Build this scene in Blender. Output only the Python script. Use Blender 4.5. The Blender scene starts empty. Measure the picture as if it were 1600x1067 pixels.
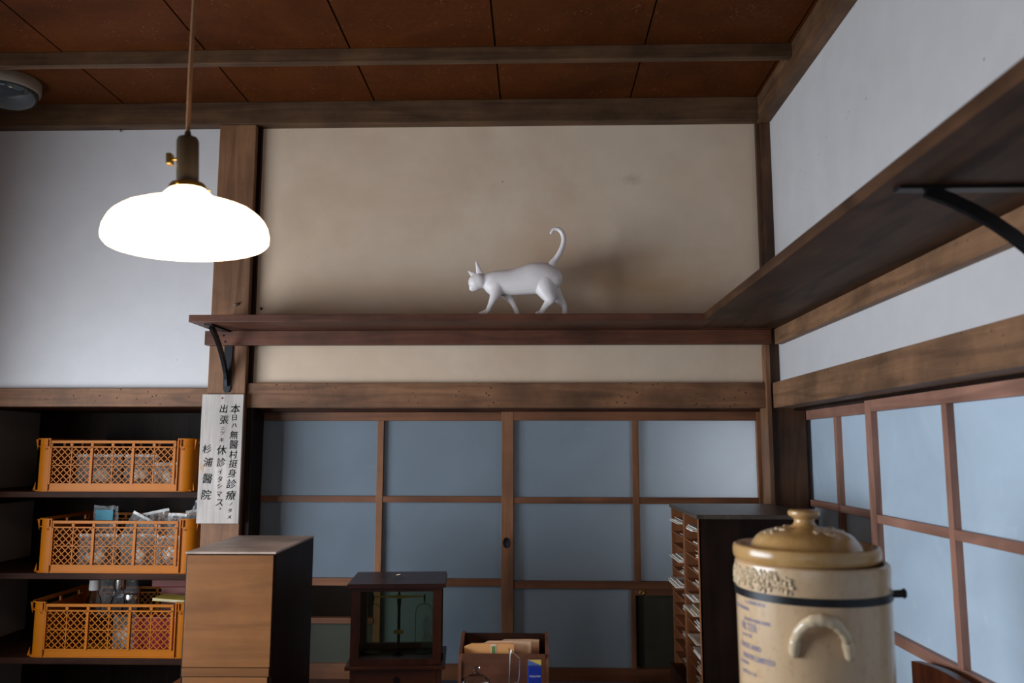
import bpy, bmesh, math, random
from mathutils import Vector, Matrix, noise
PI = math.pi
R = math.radians
random.seed(7)
scene = bpy.context.scene
col = scene.collection

# ------------------------------------------------------------------ camera
CAM = Vector((0, -3.0, 1.65))
cd = bpy.data.cameras.new('camera')
cam = bpy.data.objects.new('camera', cd)
col.objects.link(cam)
cd.sensor_width = 36.0
cd.lens = 36.0 * 1287 / 1600
right = Vector((0.99959296, 0.02849984, 0.00129015))
down = Vector((-0.00237656, 0.12824929, -0.99173911))
fwd = Vector((-0.02842987, 0.99133238, 0.12826482))
rot = Matrix((right, -down, -fwd)).transposed()
cam.matrix_world = Matrix.Translation(CAM) @ rot.to_4x4()
cd.dof.use_dof = True
cd.dof.focus_distance = 2.95
cd.dof.aperture_fstop = 3.6
cd.clip_start = 0.05
scene.camera = cam

# ------------------------------------------------------------------ view + light
vs = scene.view_settings
vs.view_transform = 'Standard'
vs.look = 'None'
vs.gamma = 1
vs.use_curve_mapping = False
vs.exposure = 0.0

w = bpy.data.worlds.new('world')
scene.world = w
w.use_nodes = True
w.node_tree.nodes['Background'].inputs[0].default_value = (0.55, 0.72, 1.0, 1)
w.node_tree.nodes['Background'].inputs[1].default_value = 0.4


def area(name, loc, target, sx, sy, energy, color, spread=180):
    l = bpy.data.lights.new(name, 'AREA')
    l.shape = 'RECTANGLE'
    l.size = sx
    l.size_y = sy
    l.energy = energy
    l.color = color
    l.spread = R(spread)
    o = bpy.data.objects.new(name, l)
    o.location = loc
    d = Vector(target) - Vector(loc)
    o.rotation_euler = d.to_track_quat('-Z', 'Y').to_euler()
    col.objects.link(o)
    return o


# daylight through the window of the left wall, and a smaller one behind the camera
area('left_window_daylight', (-2.28, -1.55, 1.44), (0.0, -1.55, 1.44), 1.85, 0.80, 88, (0.82, 0.91, 1.0))
area('rear_window_daylight', (-0.9, -5.15, 1.5), (-0.9, 0.0, 1.5), 2.2, 1.0, 5, (0.88, 0.94, 1.0))
area('pane_brightening_light', (0.80, 0.42, 1.58), (0.74, 0.0, 1.58), 0.25, 0.35, 10, (1.0, 0.93, 0.86))  # added light behind the doors, only there to whiten the right-end pane

# ------------------------------------------------------------------ materials
MATS = {}


def lin(h):
    h = h.lstrip('#')
    o = []
    for i in (0, 2, 4):
        c = int(h[i:i + 2], 16) / 255
        o.append(c / 12.92 if c <= 0.04045 else ((c + 0.055) / 1.055) ** 2.4)
    return (o[0], o[1], o[2], 1)


def base_mat(name):
    m = bpy.data.materials.new(name)
    m.use_nodes = True
    nt = m.node_tree
    b = nt.nodes['Principled BSDF']
    MATS[name] = m
    return m, nt, b


def node(nt, t, **k):
    n = nt.nodes.new(t)
    for a, v in k.items():
        setattr(n, a, v)
    return n


def ramp(nt, stops):
    r = node(nt, 'ShaderNodeValToRGB')
    cr = r.color_ramp
    while len(cr.elements) < len(stops):
        cr.elements.new(0.5)
    for e, (p, c) in zip(cr.elements, stops):
        e.position = p
        e.color = c if len(c) == 4 else (*c, 1)
    return r


def coords(nt, scale, seed=True):
    tc = node(nt, 'ShaderNodeTexCoord')
    mp = node(nt, 'ShaderNodeMapping')
    mp.inputs['Scale'].default_value = scale
    nt.links.new(tc.outputs['Object'], mp.inputs['Vector'])
    if seed:
        oi = node(nt, 'ShaderNodeObjectInfo')
        mu = node(nt, 'ShaderNodeMath', operation='MULTIPLY')
        mu.inputs[1].default_value = 37.0
        nt.links.new(oi.outputs['Random'], mu.inputs[0])
        nt.links.new(mu.outputs[0], mp.inputs['Location'])
    return mp.outputs['Vector']


def noise_node(nt, vec, scale, detail=5, rough=0.6, dist=0.0):
    n = node(nt, 'ShaderNodeTexNoise')
    n.inputs['Scale'].default_value = scale
    n.inputs['Detail'].default_value = detail
    n.inputs['Roughness'].default_value = rough
    n.inputs['Distortion'].default_value = dist
    nt.links.new(vec, n.inputs['Vector'])
    return n.outputs['Fac']


def mixc(nt, fac, a, b, mode='MIX'):
    m = node(nt, 'ShaderNodeMix', data_type='RGBA', blend_type=mode)
    for sock, v in ((m.inputs[0], fac), (m.inputs[6], a), (m.inputs[7], b)):
        if isinstance(v, (int, float)):
            sock.default_value = v
        elif isinstance(v, tuple):
            sock.default_value = v if len(v) == 4 else (*v, 1)
        else:
            nt.links.new(v, sock)
    return m.outputs[2]


def wood(name, dark, light, axis='X', rough=0.55, grain=22.0, blotch=0.45, spots=0.0, spec=0.35, bump=0.12, wave=0.24):
    warm = lambda c: (c[0] * 1.08, c[1] * 0.86, c[2] * 0.66)
    dark, light = warm(dark), warm(light)
    m, nt, b = base_mat(name)
    s = [grain] * 3
    s['XYZ'.index(axis)] = grain * 0.06
    v = coords(nt, tuple(s))
    f = noise_node(nt, v, 1.6, 8, 0.65, 0.9)
    r = ramp(nt, [(0.28, dark), (0.72, light)])
    nt.links.new(f, r.inputs[0])
    c = r.outputs[0]
    # long cathedral figure of the growth rings
    s2 = [7.0] * 3
    s2['XYZ'.index(axis)] = 0.9
    v2 = coords(nt, tuple(s2))
    wv = node(nt, 'ShaderNodeTexNoise')
    wv.inputs['Scale'].default_value = 1.0
    wv.inputs['Detail'].default_value = 2
    nt.links.new(v2, wv.inputs['Vector'])
    mm = node(nt, 'ShaderNodeMath', operation='MULTIPLY')
    mm.inputs[1].default_value = 26.0
    nt.links.new(wv.outputs['Fac'], mm.inputs[0])
    sn = node(nt, 'ShaderNodeMath', operation='SINE')
    nt.links.new(mm.outputs[0], sn.inputs[0])
    rr = ramp(nt, [(0.55, (1, 1, 1)), (1.0, (1 - wave, 1 - wave, 1 - wave))])
    nt.links.new(sn.outputs[0], rr.inputs[0])
    c = mixc(nt, 1.0, c, rr.outputs[0], 'MULTIPLY')
    v3 = coords(nt, (1, 1, 1))
    bl = noise_node(nt, v3, 4.5, 4, 0.6)
    br = ramp(nt, [(0.35, (1 - blotch,) * 3), (0.65, (1 + blotch * 0.25,) * 3)])
    nt.links.new(bl, br.inputs[0])
    c = mixc(nt, 1.0, c, br.outputs[0], 'MULTIPLY')
    if spots:
        vo = node(nt, 'ShaderNodeTexVoronoi')
        vo.inputs['Scale'].default_value = 52
        nt.links.new(v3, vo.inputs['Vector'])
        sr = ramp(nt, [(0.12, (1, 1, 1)), (0.20, (0, 0, 0))])
        nt.links.new(vo.outputs['Distance'], sr.inputs[0])
        n2 = noise_node(nt, v3, 9, 2)
        n2r = ramp(nt, [(0.44, (0, 0, 0)), (0.58, (1, 1, 1))])
        nt.links.new(n2, n2r.inputs[0])
        f2 = mixc(nt, 1.0, sr.outputs[0], n2r.outputs[0], 'MULTIPLY')
        f2 = mixc(nt, 1.0, f2, (spots,) * 3, 'MULTIPLY')
        c = mixc(nt, f2, c, (0.012, 0.007, 0.004))
    nt.links.new(c, b.inputs['Base Color'])
    b.inputs['Roughness'].default_value = rough
    b.inputs['Specular IOR Level'].default_value = spec
    bp = node(nt, 'ShaderNodeBump')
    bp.inputs['Strength'].default_value = bump
    bp.inputs['Distance'].default_value = 0.003
    nt.links.new(f, bp.inputs['Height'])
    nt.links.new(bp.outputs[0], b.inputs['Normal'])
    return m


def plain(name, c, rough=0.5, metal=0.0, spec=0.5, alpha=1.0, noise_amt=0.12, scale=12.0, coat=0.0, bump=0.0, trans=0.0):
    m, nt, b = base_mat(name)
    v = coords(nt, (1, 1, 1))
    f = noise_node(nt, v, scale, 5)
    r = ramp(nt, [(0.3, tuple(x * (1 - noise_amt) for x in c[:3])), (0.7, tuple(min(1, x * (1 + noise_amt)) for x in c[:3]))])
    nt.links.new(f, r.inputs[0])
    nt.links.new(r.outputs[0], b.inputs['Base Color'])
    b.inputs['Roughness'].default_value = rough
    b.inputs['Metallic'].default_value = metal
    b.inputs['Specular IOR Level'].default_value = spec
    b.inputs['Alpha'].default_value = alpha
    b.inputs['Coat Weight'].default_value = coat
    b.inputs['Transmission Weight'].default_value = trans
    if bump:
        bp = node(nt, 'ShaderNodeBump')
        bp.inputs['Strength'].default_value = bump
        bp.inputs['Distance'].default_value = 0.002
        nt.links.new(f, bp.inputs['Height'])
        nt.links.new(bp.outputs[0], b.inputs['Normal'])
    return m


def plaster(name, c, stain=0.5, marks=()):
    m, nt, b = base_mat(name)
    v = coords(nt, (1, 1, 1), seed=False)
    f = noise_node(nt, v, 1.7, 6, 0.6, 0.4)
    r = ramp(nt, [(0.38, (1, 1, 1)), (0.72, (1 - 0.25 * stain, 1 - 0.38 * stain, 1 - 0.48 * stain))])
    nt.links.new(f, r.inputs[0])
    cc = mixc(nt, 1.0, c, r.outputs[0], 'MULTIPLY')
    f2 = noise_node(nt, v, 9, 5, 0.6)
    r2 = ramp(nt, [(0.3, (0.95, 0.95, 0.95)), (0.7, (1.02, 1.02, 1.02))])
    nt.links.new(f2, r2.inputs[0])
    cc = mixc(nt, 1.0, cc, r2.outputs[0], 'MULTIPLY')
    # small scuffs and specks
    vo = node(nt, 'ShaderNodeTexVoronoi')
    vo.inputs['Scale'].default_value = 13
    nt.links.new(v, vo.inputs['Vector'])
    f3 = noise_node(nt, v, 3.0, 2)
    sr = ramp(nt, [(0.035, (1, 1, 1)), (0.06, (0, 0, 0))])
    nt.links.new(vo.outputs['Distance'], sr.inputs[0])
    n3 = ramp(nt, [(0.5, (0, 0, 0)), (0.6, (0.55, 0.55, 0.55))])
    nt.links.new(f3, n3.inputs[0])
    ff = mixc(nt, 1.0, sr.outputs[0], n3.outputs[0], 'MULTIPLY')
    cc = mixc(nt, ff, cc, (0.16, 0.12, 0.09))
    for (cx, cz, sx, sz, tint, amt) in marks:
        mp = node(nt, 'ShaderNodeMapping')
        mp.inputs['Scale'].default_value = (1 / sx, 0, 1 / sz)
        mp.inputs['Location'].default_value = (-cx / sx, 0, -cz / sz)
        nt.links.new(v, mp.inputs['Vector'])
        nz = node(nt, 'ShaderNodeTexNoise')
        nz.inputs['Scale'].default_value = 1.6
        nz.inputs['Detail'].default_value = 5
        nt.links.new(mp.outputs[0], nz.inputs['Vector'])
        av = node(nt, 'ShaderNodeVectorMath', operation='LENGTH')
        nt.links.new(mp.outputs[0], av.inputs[0])
        ad = node(nt, 'ShaderNodeMath', operation='MULTIPLY_ADD')
        ad.inputs[1].default_value = 1.6
        nt.links.new(nz.outputs['Fac'], ad.inputs[0])
        nt.links.new(av.outputs['Value'], ad.inputs[2])
        mr = ramp(nt, [(0.0, (amt,) * 3), (1.0, (0, 0, 0))])
        hv = node(nt, 'ShaderNodeMath', operation='MULTIPLY_ADD')
        hv.inputs[1].default_value = 0.8
        hv.inputs[2].default_value = -0.65
        nt.links.new(ad.outputs[0], hv.inputs[0])
        nt.links.new(hv.outputs[0], mr.inputs[0])
        cc = mixc(nt, mr.outputs[0], cc, tuple(x * y for x, y in zip(c, tint)))
    nt.links.new(cc, b.inputs['Base Color'])
    b.inputs['Roughness'].default_value = 0.85
    b.inputs['Specular IOR Level'].default_value = 0.2
    bp = node(nt, 'ShaderNodeBump')
    bp.inputs['Strength'].default_value = 0.15
    bp.inputs['Distance'].default_value = 0.003
    nt.links.new(f2, bp.inputs['Height'])
    nt.links.new(bp.outputs[0], b.inputs['Normal'])
    return m


M = {}
M['plaster'] = plaster('aged_plaster', (0.72, 0.575, 0.44), 0.6,
                       marks=((0.42, 2.23, 0.30, 0.14, (0.78, 0.60, 0.42), 0.75), (0.06, 2.36, 0.20, 0.14, (0.85, 0.72, 0.62), 0.5), (0.365, 2.65, 0.035, 0.022, (0.55, 0.55, 0.52), 0.6), (-0.5, 2.22, 0.35, 0.09, (0.85, 0.72, 0.6), 0.5)))
M['plaster_white'] = plaster('white_plaster', (0.70, 0.68, 0.69), 0.12)
M['plaster_dim'] = plaster('low_bounce_plaster', (0.20, 0.16, 0.12), 0.3)  # dark colour given to the unseen walls to lower the bounced light
M['plaster_grey'] = plaster('grey_plaster', (0.30, 0.27, 0.24), 0.3)
M['beam'] = wood('dark_beam_wood', (0.062, 0.038, 0.023), (0.145, 0.090, 0.052), 'X', 0.6)
M['beam_y'] = wood('dark_beam_wood_long', (0.075, 0.045, 0.028), (0.18, 0.11, 0.065), 'Y', 0.6)
M['post'] = wood('post_wood', (0.17, 0.095, 0.058), (0.29, 0.175, 0.11), 'Z', 0.6, blotch=0.35)
M['post_dark'] = wood('dark_post_wood', (0.05, 0.026, 0.015), (0.12, 0.065, 0.038), 'Z', 0.5)
M['lintel'] = wood('lintel_wood', (0.15, 0.082, 0.050), (0.29, 0.17, 0.105), 'X', 0.6, spots=0.9)
M['lintel_y'] = wood('lintel_wood_long', (0.17, 0.105, 0.068), (0.32, 0.205, 0.135), 'Y', 0.6, spots=0.5)
M['shelf'] = wood('shelf_wood', (0.07, 0.030, 0.020), (0.145, 0.062, 0.040), 'X', 0.5)
M['shelf_y'] = wood('shelf_wood_long', (0.042, 0.024, 0.016), (0.10, 0.056, 0.036), 'Y', 0.5, wave=0.5, spec=0.15)
M['door_x'] = wood('door_wood_rail', (0.12, 0.056, 0.032), (0.22, 0.108, 0.062), 'X', 0.5, blotch=0.3)
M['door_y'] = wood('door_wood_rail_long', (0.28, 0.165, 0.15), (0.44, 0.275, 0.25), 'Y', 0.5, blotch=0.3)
M['door_z'] = wood('door_wood_stile', (0.17, 0.088, 0.050), (0.29, 0.155, 0.094), 'Z', 0.5, blotch=0.3)
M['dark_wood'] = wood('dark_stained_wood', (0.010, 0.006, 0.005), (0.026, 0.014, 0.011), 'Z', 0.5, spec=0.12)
M['dark_wood_x'] = wood('dark_stained_wood_wide', (0.026, 0.012, 0.009), (0.060, 0.026, 0.018), 'X', 0.55, spec=0.1)
M['red_wood'] = wood('mahogany', (0.06, 0.018, 0.009), (0.13, 0.04, 0.018), 'Z', 0.35)
M['red_wood_x'] = wood('mahogany_wide', (0.06, 0.02, 0.012), (0.13, 0.045, 0.026), 'X', 0.35)
M['box_wood'] = wood('box_panel_wood', (0.22, 0.105, 0.038), (0.32, 0.165, 0.064), 'X', 0.5, grain=16, blotch=0.2, wave=0.12)
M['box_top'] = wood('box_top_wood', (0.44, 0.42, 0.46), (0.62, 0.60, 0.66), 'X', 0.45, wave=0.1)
M['pig_wood'] = wood('pigeonhole_wood', (0.22, 0.095, 0.045), (0.36, 0.17, 0.085), 'Z', 0.5, blotch=0.2)
M['pig_top'] = wood('pigeonhole_top_wood', (0.05, 0.045, 0.042), (0.10, 0.09, 0.082), 'Y', 0.35)
M['rack_wood'] = wood('rack_wood', (0.13, 0.055, 0.035), (0.22, 0.10, 0.062), 'X', 0.5)
M['sign_wood'] = wood('pale_sign_wood', (0.40, 0.43, 0.50), (0.60, 0.68, 0.82), 'Z', 0.7, grain=30, blotch=0.2, wave=0.12)
M['peel'] = plain('orange_bare_wood', (0.55, 0.30, 0.16), 0.8)
M['ink'] = plain('black_ink', (0.015, 0.014, 0.016), 0.7)
M['iron'] = plain('black_iron', (0.018, 0.019, 0.022), 0.38, 0.6)
M['brass'] = plain('aged_brass', (0.50, 0.34, 0.10), 0.35, 1.0)
M['bakelite'] = plain('dark_brass_socket', (0.07, 0.052, 0.032), 0.4, 0.5)
M['steel'] = plain('bright_steel', (0.6, 0.58, 0.55), 0.25, 1.0)
M['cord'] = plain('brown_cloth_cord', (0.22, 0.10, 0.04), 0.8)
M['cat'] = plain('matte_white_resin', (0.86, 0.80, 0.79), 0.45, noise_amt=0.02)
M['orange'] = plain('orange_plastic', (0.50, 0.145, 0.003), 0.45, spec=0.2, noise_amt=0.04)
M['paper'] = plain('white_paper', (0.80, 0.76, 0.70), 0.8, noise_amt=0.05)
M['paper_cream'] = plain('cream_paper', (0.72, 0.64, 0.52), 0.8, noise_amt=0.08)
M['kraft'] = plain('kraft_paper', (0.78, 0.37, 0.13), 0.75, noise_amt=0.1)
M['kraft_pale'] = plain('pale_kraft_paper', (0.82, 0.52, 0.32), 0.75, noise_amt=0.1)
M['green'] = plain('green_print', (0.12, 0.22, 0.06), 0.7)
M['blue'] = plain('blue_card', (0.006, 0.03, 0.32), 0.4, noise_amt=0.03)
M['blue_pale'] = plain('pale_blue_card', (0.10, 0.16, 0.42), 0.4)
M['yellow'] = plain('yellow_card', (0.75, 0.55, 0.10), 0.5)
M['white_ink'] = plain('white_print', (0.8, 0.8, 0.85), 0.6)
M['blue_ink'] = plain('faded_blue_print', (0.22, 0.20, 0.30), 0.5)
M['red_card'] = plain('red_card', (0.22, 0.035, 0.025), 0.45)
M['red_plastic'] = plain('red_plastic', (0.30, 0.012, 0.02), 0.35)
M['cyan'] = plain('cyan_print', (0.05, 0.32, 0.45), 0.5)
M['white_plastic'] = plain('white_plastic', (0.75, 0.73, 0.70), 0.4, noise_amt=0.03)
M['cream_plastic'] = plain('cream_plastic', (0.26, 0.20, 0.15), 0.5, noise_amt=0.03)
M['lens_glass'] = plain('grey_lens', (0.045, 0.055, 0.06), 0.12, noise_amt=0.05, coat=0.5)
M['rubber'] = plain('black_rubber', (0.02, 0.018, 0.018), 0.5)
M['plaster_right'] = plaster('right_wall_plaster', (0.61, 0.595, 0.60), 0.12)
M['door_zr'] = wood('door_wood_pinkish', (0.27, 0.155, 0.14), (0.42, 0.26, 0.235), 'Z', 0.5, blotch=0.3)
M['olive_pane'] = plain('olive_panel', (0.050, 0.050, 0.036), 0.35)


def stoneware(name, c1, c2):
    m, nt, b = base_mat(name)
    v = coords(nt, (1, 1, 0.35), seed=False)
    f = noise_node(nt, v, 9, 6, 0.6, 0.3)
    r = ramp(nt, [(0.35, c1), (0.65, c2)])
    nt.links.new(f, r.inputs[0])
    v2 = coords(nt, (1, 1, 1), seed=False)
    f2 = noise_node(nt, v2, 70, 2)
    r2 = ramp(nt, [(0.25, (0.86, 0.82, 0.8)), (0.45, (1, 1, 1))])
    nt.links.new(f2, r2.inputs[0])
    c = mixc(nt, 1.0, r.outputs[0], r2.outputs[0], 'MULTIPLY')
    nt.links.new(c, b.inputs['Base Color'])
    b.inputs['Roughness'].default_value = 0.22
    b.inputs['Specular IOR Level'].default_value = 0.55
    return m


M['stone'] = stoneware('salt_glazed_stoneware', (0.56, 0.37, 0.21), (0.68, 0.49, 0.31))
M['stone_lid'] = stoneware('brown_glazed_lid', (0.46, 0.25, 0.085), (0.57, 0.35, 0.14))
M['stone_pale'] = stoneware('pale_glazed_clay', (0.62, 0.47, 0.30), (0.70, 0.56, 0.38))


def pane_mat(name, c, transl=0.0, rough=0.3):
    m, nt, b = base_mat(name)
    v = coords(nt, (1, 1, 1))
    f = noise_node(nt, v, 3.5, 6, 0.6, 0.8)
    r = ramp(nt, [(0.3, tuple(x * 0.9 for x in c)), (0.7, tuple(min(1, x * 1.08) for x in c))])
    nt.links.new(f, r.inputs[0])
    # faint pale smears
    f2 = noise_node(nt, v, 6.0, 4, 0.5, 2.5)
    r2 = ramp(nt, [(0.66, (0, 0, 0)), (0.74, (0.28, 0.28, 0.28))])
    nt.links.new(f2, r2.inputs[0])
    cc = mixc(nt, r2.outputs[0], r.outputs[0], tuple(min(1, x * 1.5) for x in c))
    nt.links.new(cc, b.inputs['Base Color'])
    b.inputs['Roughness'].default_value = rough
    b.inputs['Specular IOR Level'].default_value = 0.45
    if transl:
        tr = node(nt, 'ShaderNodeBsdfTranslucent')
        tr.inputs['Color'].default_value = (0.75, 0.82, 0.9, 1)
        mx = node(nt, 'ShaderNodeMixShader')
        mx.inputs[0].default_value = transl
        nt.links.new(b.outputs[0], mx.inputs[1])
        nt.links.new(tr.outputs[0], mx.inputs[2])
        nt.links.new(mx.outputs[0], nt.nodes['Material Output'].inputs['Surface'])
    return m


M['pane'] = pane_mat('frosted_blue_grey_glass', (0.215, 0.265, 0.315), 0.25)
M['pane_lit'] = pane_mat('frosted_glass_lit_tone', (0.60, 0.73, 0.86), 0.15)  # same glass as the back doors, with stronger light put into its colour


def ceiling_mat():
    m, nt, b = base_mat('red_brown_fibreboard')
    v = coords(nt, (1, 1, 1), seed=False)
    f = noise_node(nt, v, 2.2, 6, 0.65, 0.6)
    r = ramp(nt, [(0.3, (0.045, 0.0105, 0.0018)), (0.7, (0.105, 0.027, 0.0045))])
    nt.links.new(f, r.inputs[0])
    f2 = noise_node(nt, v, 60, 6, 0.75)
    r2 = ramp(nt, [(0.3, (0.75, 0.75, 0.75)), (0.7, (1.15, 1.15, 1.15))])
    nt.links.new(f2, r2.inputs[0])
    c = mixc(nt, 1.0, r.outputs[0], r2.outputs[0], 'MULTIPLY')
    mp = coords(nt, (1, 2.2, 1), seed=False)
    vo = node(nt, 'ShaderNodeTexVoronoi')
    vo.inputs['Scale'].default_value = 55
    nt.links.new(mp, vo.inputs['Vector'])
    sr = ramp(nt, [(0.11, (1, 1, 1)), (0.19, (0, 0, 0))])
    nt.links.new(vo.outputs['Distance'], sr.inputs[0])
    f3 = noise_node(nt, v, 14, 3)
    n3 = ramp(nt, [(0.52, (0, 0, 0)), (0.64, (0.8, 0.8, 0.8))])
    nt.links.new(f3, n3.inputs[0])
    ff = mixc(nt, 1.0, sr.outputs[0], n3.outputs[0], 'MULTIPLY')
    c = mixc(nt, ff, c, (0.36, 0.18, 0.09))
    nt.links.new(c, b.inputs['Base Color'])
    b.inputs['Roughness'].default_value = 0.6
    b.inputs['Specular IOR Level'].default_value = 0.1
    return m


M['ceiling'] = ceiling_mat()


def clear_glass(name, tint=(0.9, 0.95, 0.95), refl=0.09, ior=1.5):
    m, nt, b = base_mat(name)
    nt.nodes.remove(b)
    t = node(nt, 'ShaderNodeBsdfTransparent')
    t.inputs[0].default_value = (*tint, 1)
    g = node(nt, 'ShaderNodeBsdfGlossy')
    g.inputs['Roughness'].default_value = 0.03
    fr = node(nt, 'ShaderNodeFresnel')
    fr.inputs[0].default_value = ior
    ad = node(nt, 'ShaderNodeMath', operation='ADD')
    ad.inputs[1].default_value = refl
    nt.links.new(fr.outputs[0], ad.inputs[0])
    mx = node(nt, 'ShaderNodeMixShader')
    nt.links.new(ad.outputs[0], mx.inputs[0])
    nt.links.new(t.outputs[0], mx.inputs[1])
    nt.links.new(g.outputs[0], mx.inputs[2])
    nt.links.new(mx.outputs[0], nt.nodes['Material Output'].inputs['Surface'])
    return m


M['glass'] = clear_glass('clear_glass', (0.74, 0.77, 0.70), 0.0)
M['vessel'] = clear_glass('vessel_glass', (0.80, 0.82, 0.84), 0.0, 1.15)


def film(name, c, mixf):
    m, nt, b = base_mat(name)
    b.inputs['Base Color'].default_value = (*c, 1)
    b.inputs['Roughness'].default_value = 0.2
    b.inputs['Specular IOR Level'].default_value = 0.9
    t = node(nt, 'ShaderNodeBsdfTransparent')
    v = coords(nt, (1, 1, 1))
    f = noise_node(nt, v, 30, 4, 0.6, 1.5)
    r = ramp(nt, [(0.35, (mixf * 0.4,) * 3), (0.7, (min(1, mixf * 1.6),) * 3)])
    nt.links.new(f, r.inputs[0])
    mx = node(nt, 'ShaderNodeMixShader')
    nt.links.new(r.outputs[0], mx.inputs[0])
    nt.links.new(t.outputs[0], mx.inputs[1])
    nt.links.new(b.outputs[0], mx.inputs[2])
    nt.links.new(mx.outputs[0], nt.nodes['Material Output'].inputs['Surface'])
    return m


M['film'] = film('clear_plastic_film', (0.62, 0.63, 0.62), 0.26)


def glow(name, c, s):
    m, nt, b = base_mat(name)
    b.inputs['Base Color'].default_value = (0.85, 0.83, 0.8, 1)
    b.inputs['Roughness'].default_value = 0.2
    b.inputs['Emission Color'].default_value = (*c, 1)
    b.inputs['Emission Strength'].default_value = s
    return m


M['shade'] = glow('lit_milk_glass', (1.0, 0.70, 0.42), 7.5)
M['bulb'] = glow('lit_bulb', (1.0, 0.74, 0.46), 22.0)

# ------------------------------------------------------------------ mesh helpers


def box(bm, x0, x1, y0, y1, z0, z1, bev=0.0):
    b2 = bmesh.new() if bev else bm
    vs_ = [b2.verts.new((x, y, z)) for x in (x0, x1) for y in (y0, y1) for z in (z0, z1)]
    for f in ((0, 1, 3, 2), (4, 6, 7, 5), (0, 4, 5, 1), (2, 3, 7, 6), (0, 2, 6, 4), (1, 5, 7, 3)):
        b2.faces.new([vs_[i] for i in f])
    if bev:
        bmesh.ops.bevel(b2, geom=list(b2.edges), offset=bev, segments=2, affect='EDGES', profile=0.6)
        merge(bm, b2)


def merge(bm, b2, mat=None):
    if mat is not None:
        b2.transform(mat)
    me = bpy.data.meshes.new('tmp')
    b2.to_mesh(me)
    b2.free()
    bm.from_mesh(me)
    bpy.data.meshes.remove(me)


def tube(bm, pts, r, seg=10, closed=False, caps=True):
    pts = [Vector(p) for p in pts]
    n = len(pts)
    rr = r if isinstance(r, (list, tuple)) else [r] * n
    rings = []
    prev = None
    for i, p in enumerate(pts):
        a = pts[i - 1] if (i > 0 or closed) else p
        c = pts[(i + 1) % n] if (i < n - 1 or closed) else p
        t = (c - a).normalized()
        if prev is None:
            ref = Vector((0, 0, 1)) if abs(t.z) < 0.9 else Vector((1, 0, 0))
            u = t.cross(ref).normalized()
        else:
            u = (prev - t * prev.dot(t)).normalized()
        prev = u
        v = t.cross(u)
        rings.append([bm.verts.new(p + (u * math.cos(2 * PI * k / seg) + v * math.sin(2 * PI * k / seg)) * rr[i]) for k in range(seg)])
    m = n if closed else n - 1
    for i in range(m):
        a, b_ = rings[i], rings[(i + 1) % n]
        for k in range(seg):
            bm.faces.new((a[k], a[(k + 1) % seg], b_[(k + 1) % seg], b_[k]))
    if caps and not closed:
        bm.faces.new(rings[0][::-1])
        bm.faces.new(rings[-1])


def lathe(bm, prof, seg=48, cx=0, cy=0, flute=None):
    rings = []
    for i, (r, z) in enumerate(prof):
        if r < 1e-5:
            rings.append([bm.verts.new((cx, cy, z))])
        else:
            ring = []
            for k in range(seg):
                a = 2 * PI * k / seg
                q = r
                if flute:
                    q = r * (1 + flute(i, a))
                ring.append(bm.verts.new((cx + q * math.cos(a), cy + q * math.sin(a), z)))
            rings.append(ring)
    for a, b_ in zip(rings, rings[1:]):
        if len(a) == 1 and len(b_) == 1:
            continue
        for k in range(seg):
            k2 = (k + 1) % seg
            if len(a) == 1:
                bm.faces.new((a[0], b_[k2], b_[k]))
            elif len(b_) == 1:
                bm.faces.new((a[k], a[k2], b_[0]))
            else:
                bm.faces.new((a[k], a[k2], b_[k2], b_[k]))


def prism(bm, poly, axis, a0, a1):
    """extrude a 2-D outline along an axis; poly gives the two other coordinates in XYZ order"""
    def mk(p, a):
        q = list(p)
        q.insert('XYZ'.index(axis), a)
        return bm.verts.new(q)
    A = [mk(p, a0) for p in poly]
    B = [mk(p, a1) for p in poly]
    n = len(poly)
    bm.faces.new(A)
    bm.faces.new(B[::-1])
    for i in range(n):
        bm.faces.new((A[i], A[(i + 1) % n], B[(i + 1) % n], B[i]))


def blob(bm, c, s, sub=2, rotm=None):
    b2 = bmesh.new()
    bmesh.ops.create_icosphere(b2, subdivisions=sub, radius=1)
    m = Matrix.Translation(c) @ (rotm or Matrix()) @ Matrix.Diagonal((*s, 1))
    merge(bm, b2, m)


def sweep_flat(bm, pts, wdt, thk, wax):
    """a flat strap through pts; wax is the direction of its width"""
    wax = Vector(wax).normalized()
    pts = [Vector(p) for p in pts]
    rings = []
    for i, p in enumerate(pts):
        t = (pts[min(i + 1, len(pts) - 1)] - pts[max(i - 1, 0)]).normalized()
        nn = t.cross(wax).normalized()
        h = wdt / 2 if not isinstance(wdt, list) else wdt[i] / 2
        rings.append([bm.verts.new(p + wax * h * a + nn * thk / 2 * b_) for a, b_ in ((-1, -1), (1, -1), (1, 1), (-1, 1))])
    for a, b_ in zip(rings, rings[1:]):
        for k in range(4):
            bm.faces.new((a[k], a[(k + 1) % 4], b_[(k + 1) % 4], b_[k]))
    bm.faces.new(rings[0][::-1])
    bm.faces.new(rings[-1])


def obj(name, bm, m, parent=None, smooth=False, off=None):
    if off is not None:
        bmesh.ops.translate(bm, vec=off, verts=bm.verts)
    bmesh.ops.recalc_face_normals(bm, faces=bm.faces)
    me = bpy.data.meshes.new(name)
    bm.to_mesh(me)
    bm.free()
    me.materials.append(M[m] if isinstance(m, str) else m)
    o = bpy.data.objects.new(name, me)
    col.objects.link(o)
    if smooth:
        for p in me.polygons:
            p.use_smooth = True
        try:
            me.set_sharp_from_angle(angle=R(40))
        except Exception:
            pass
    if parent:
        o.parent = parent
    return o


def bx(*a, **k):
    bm = bmesh.new()
    box(bm, *a, **k)
    return bm


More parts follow.
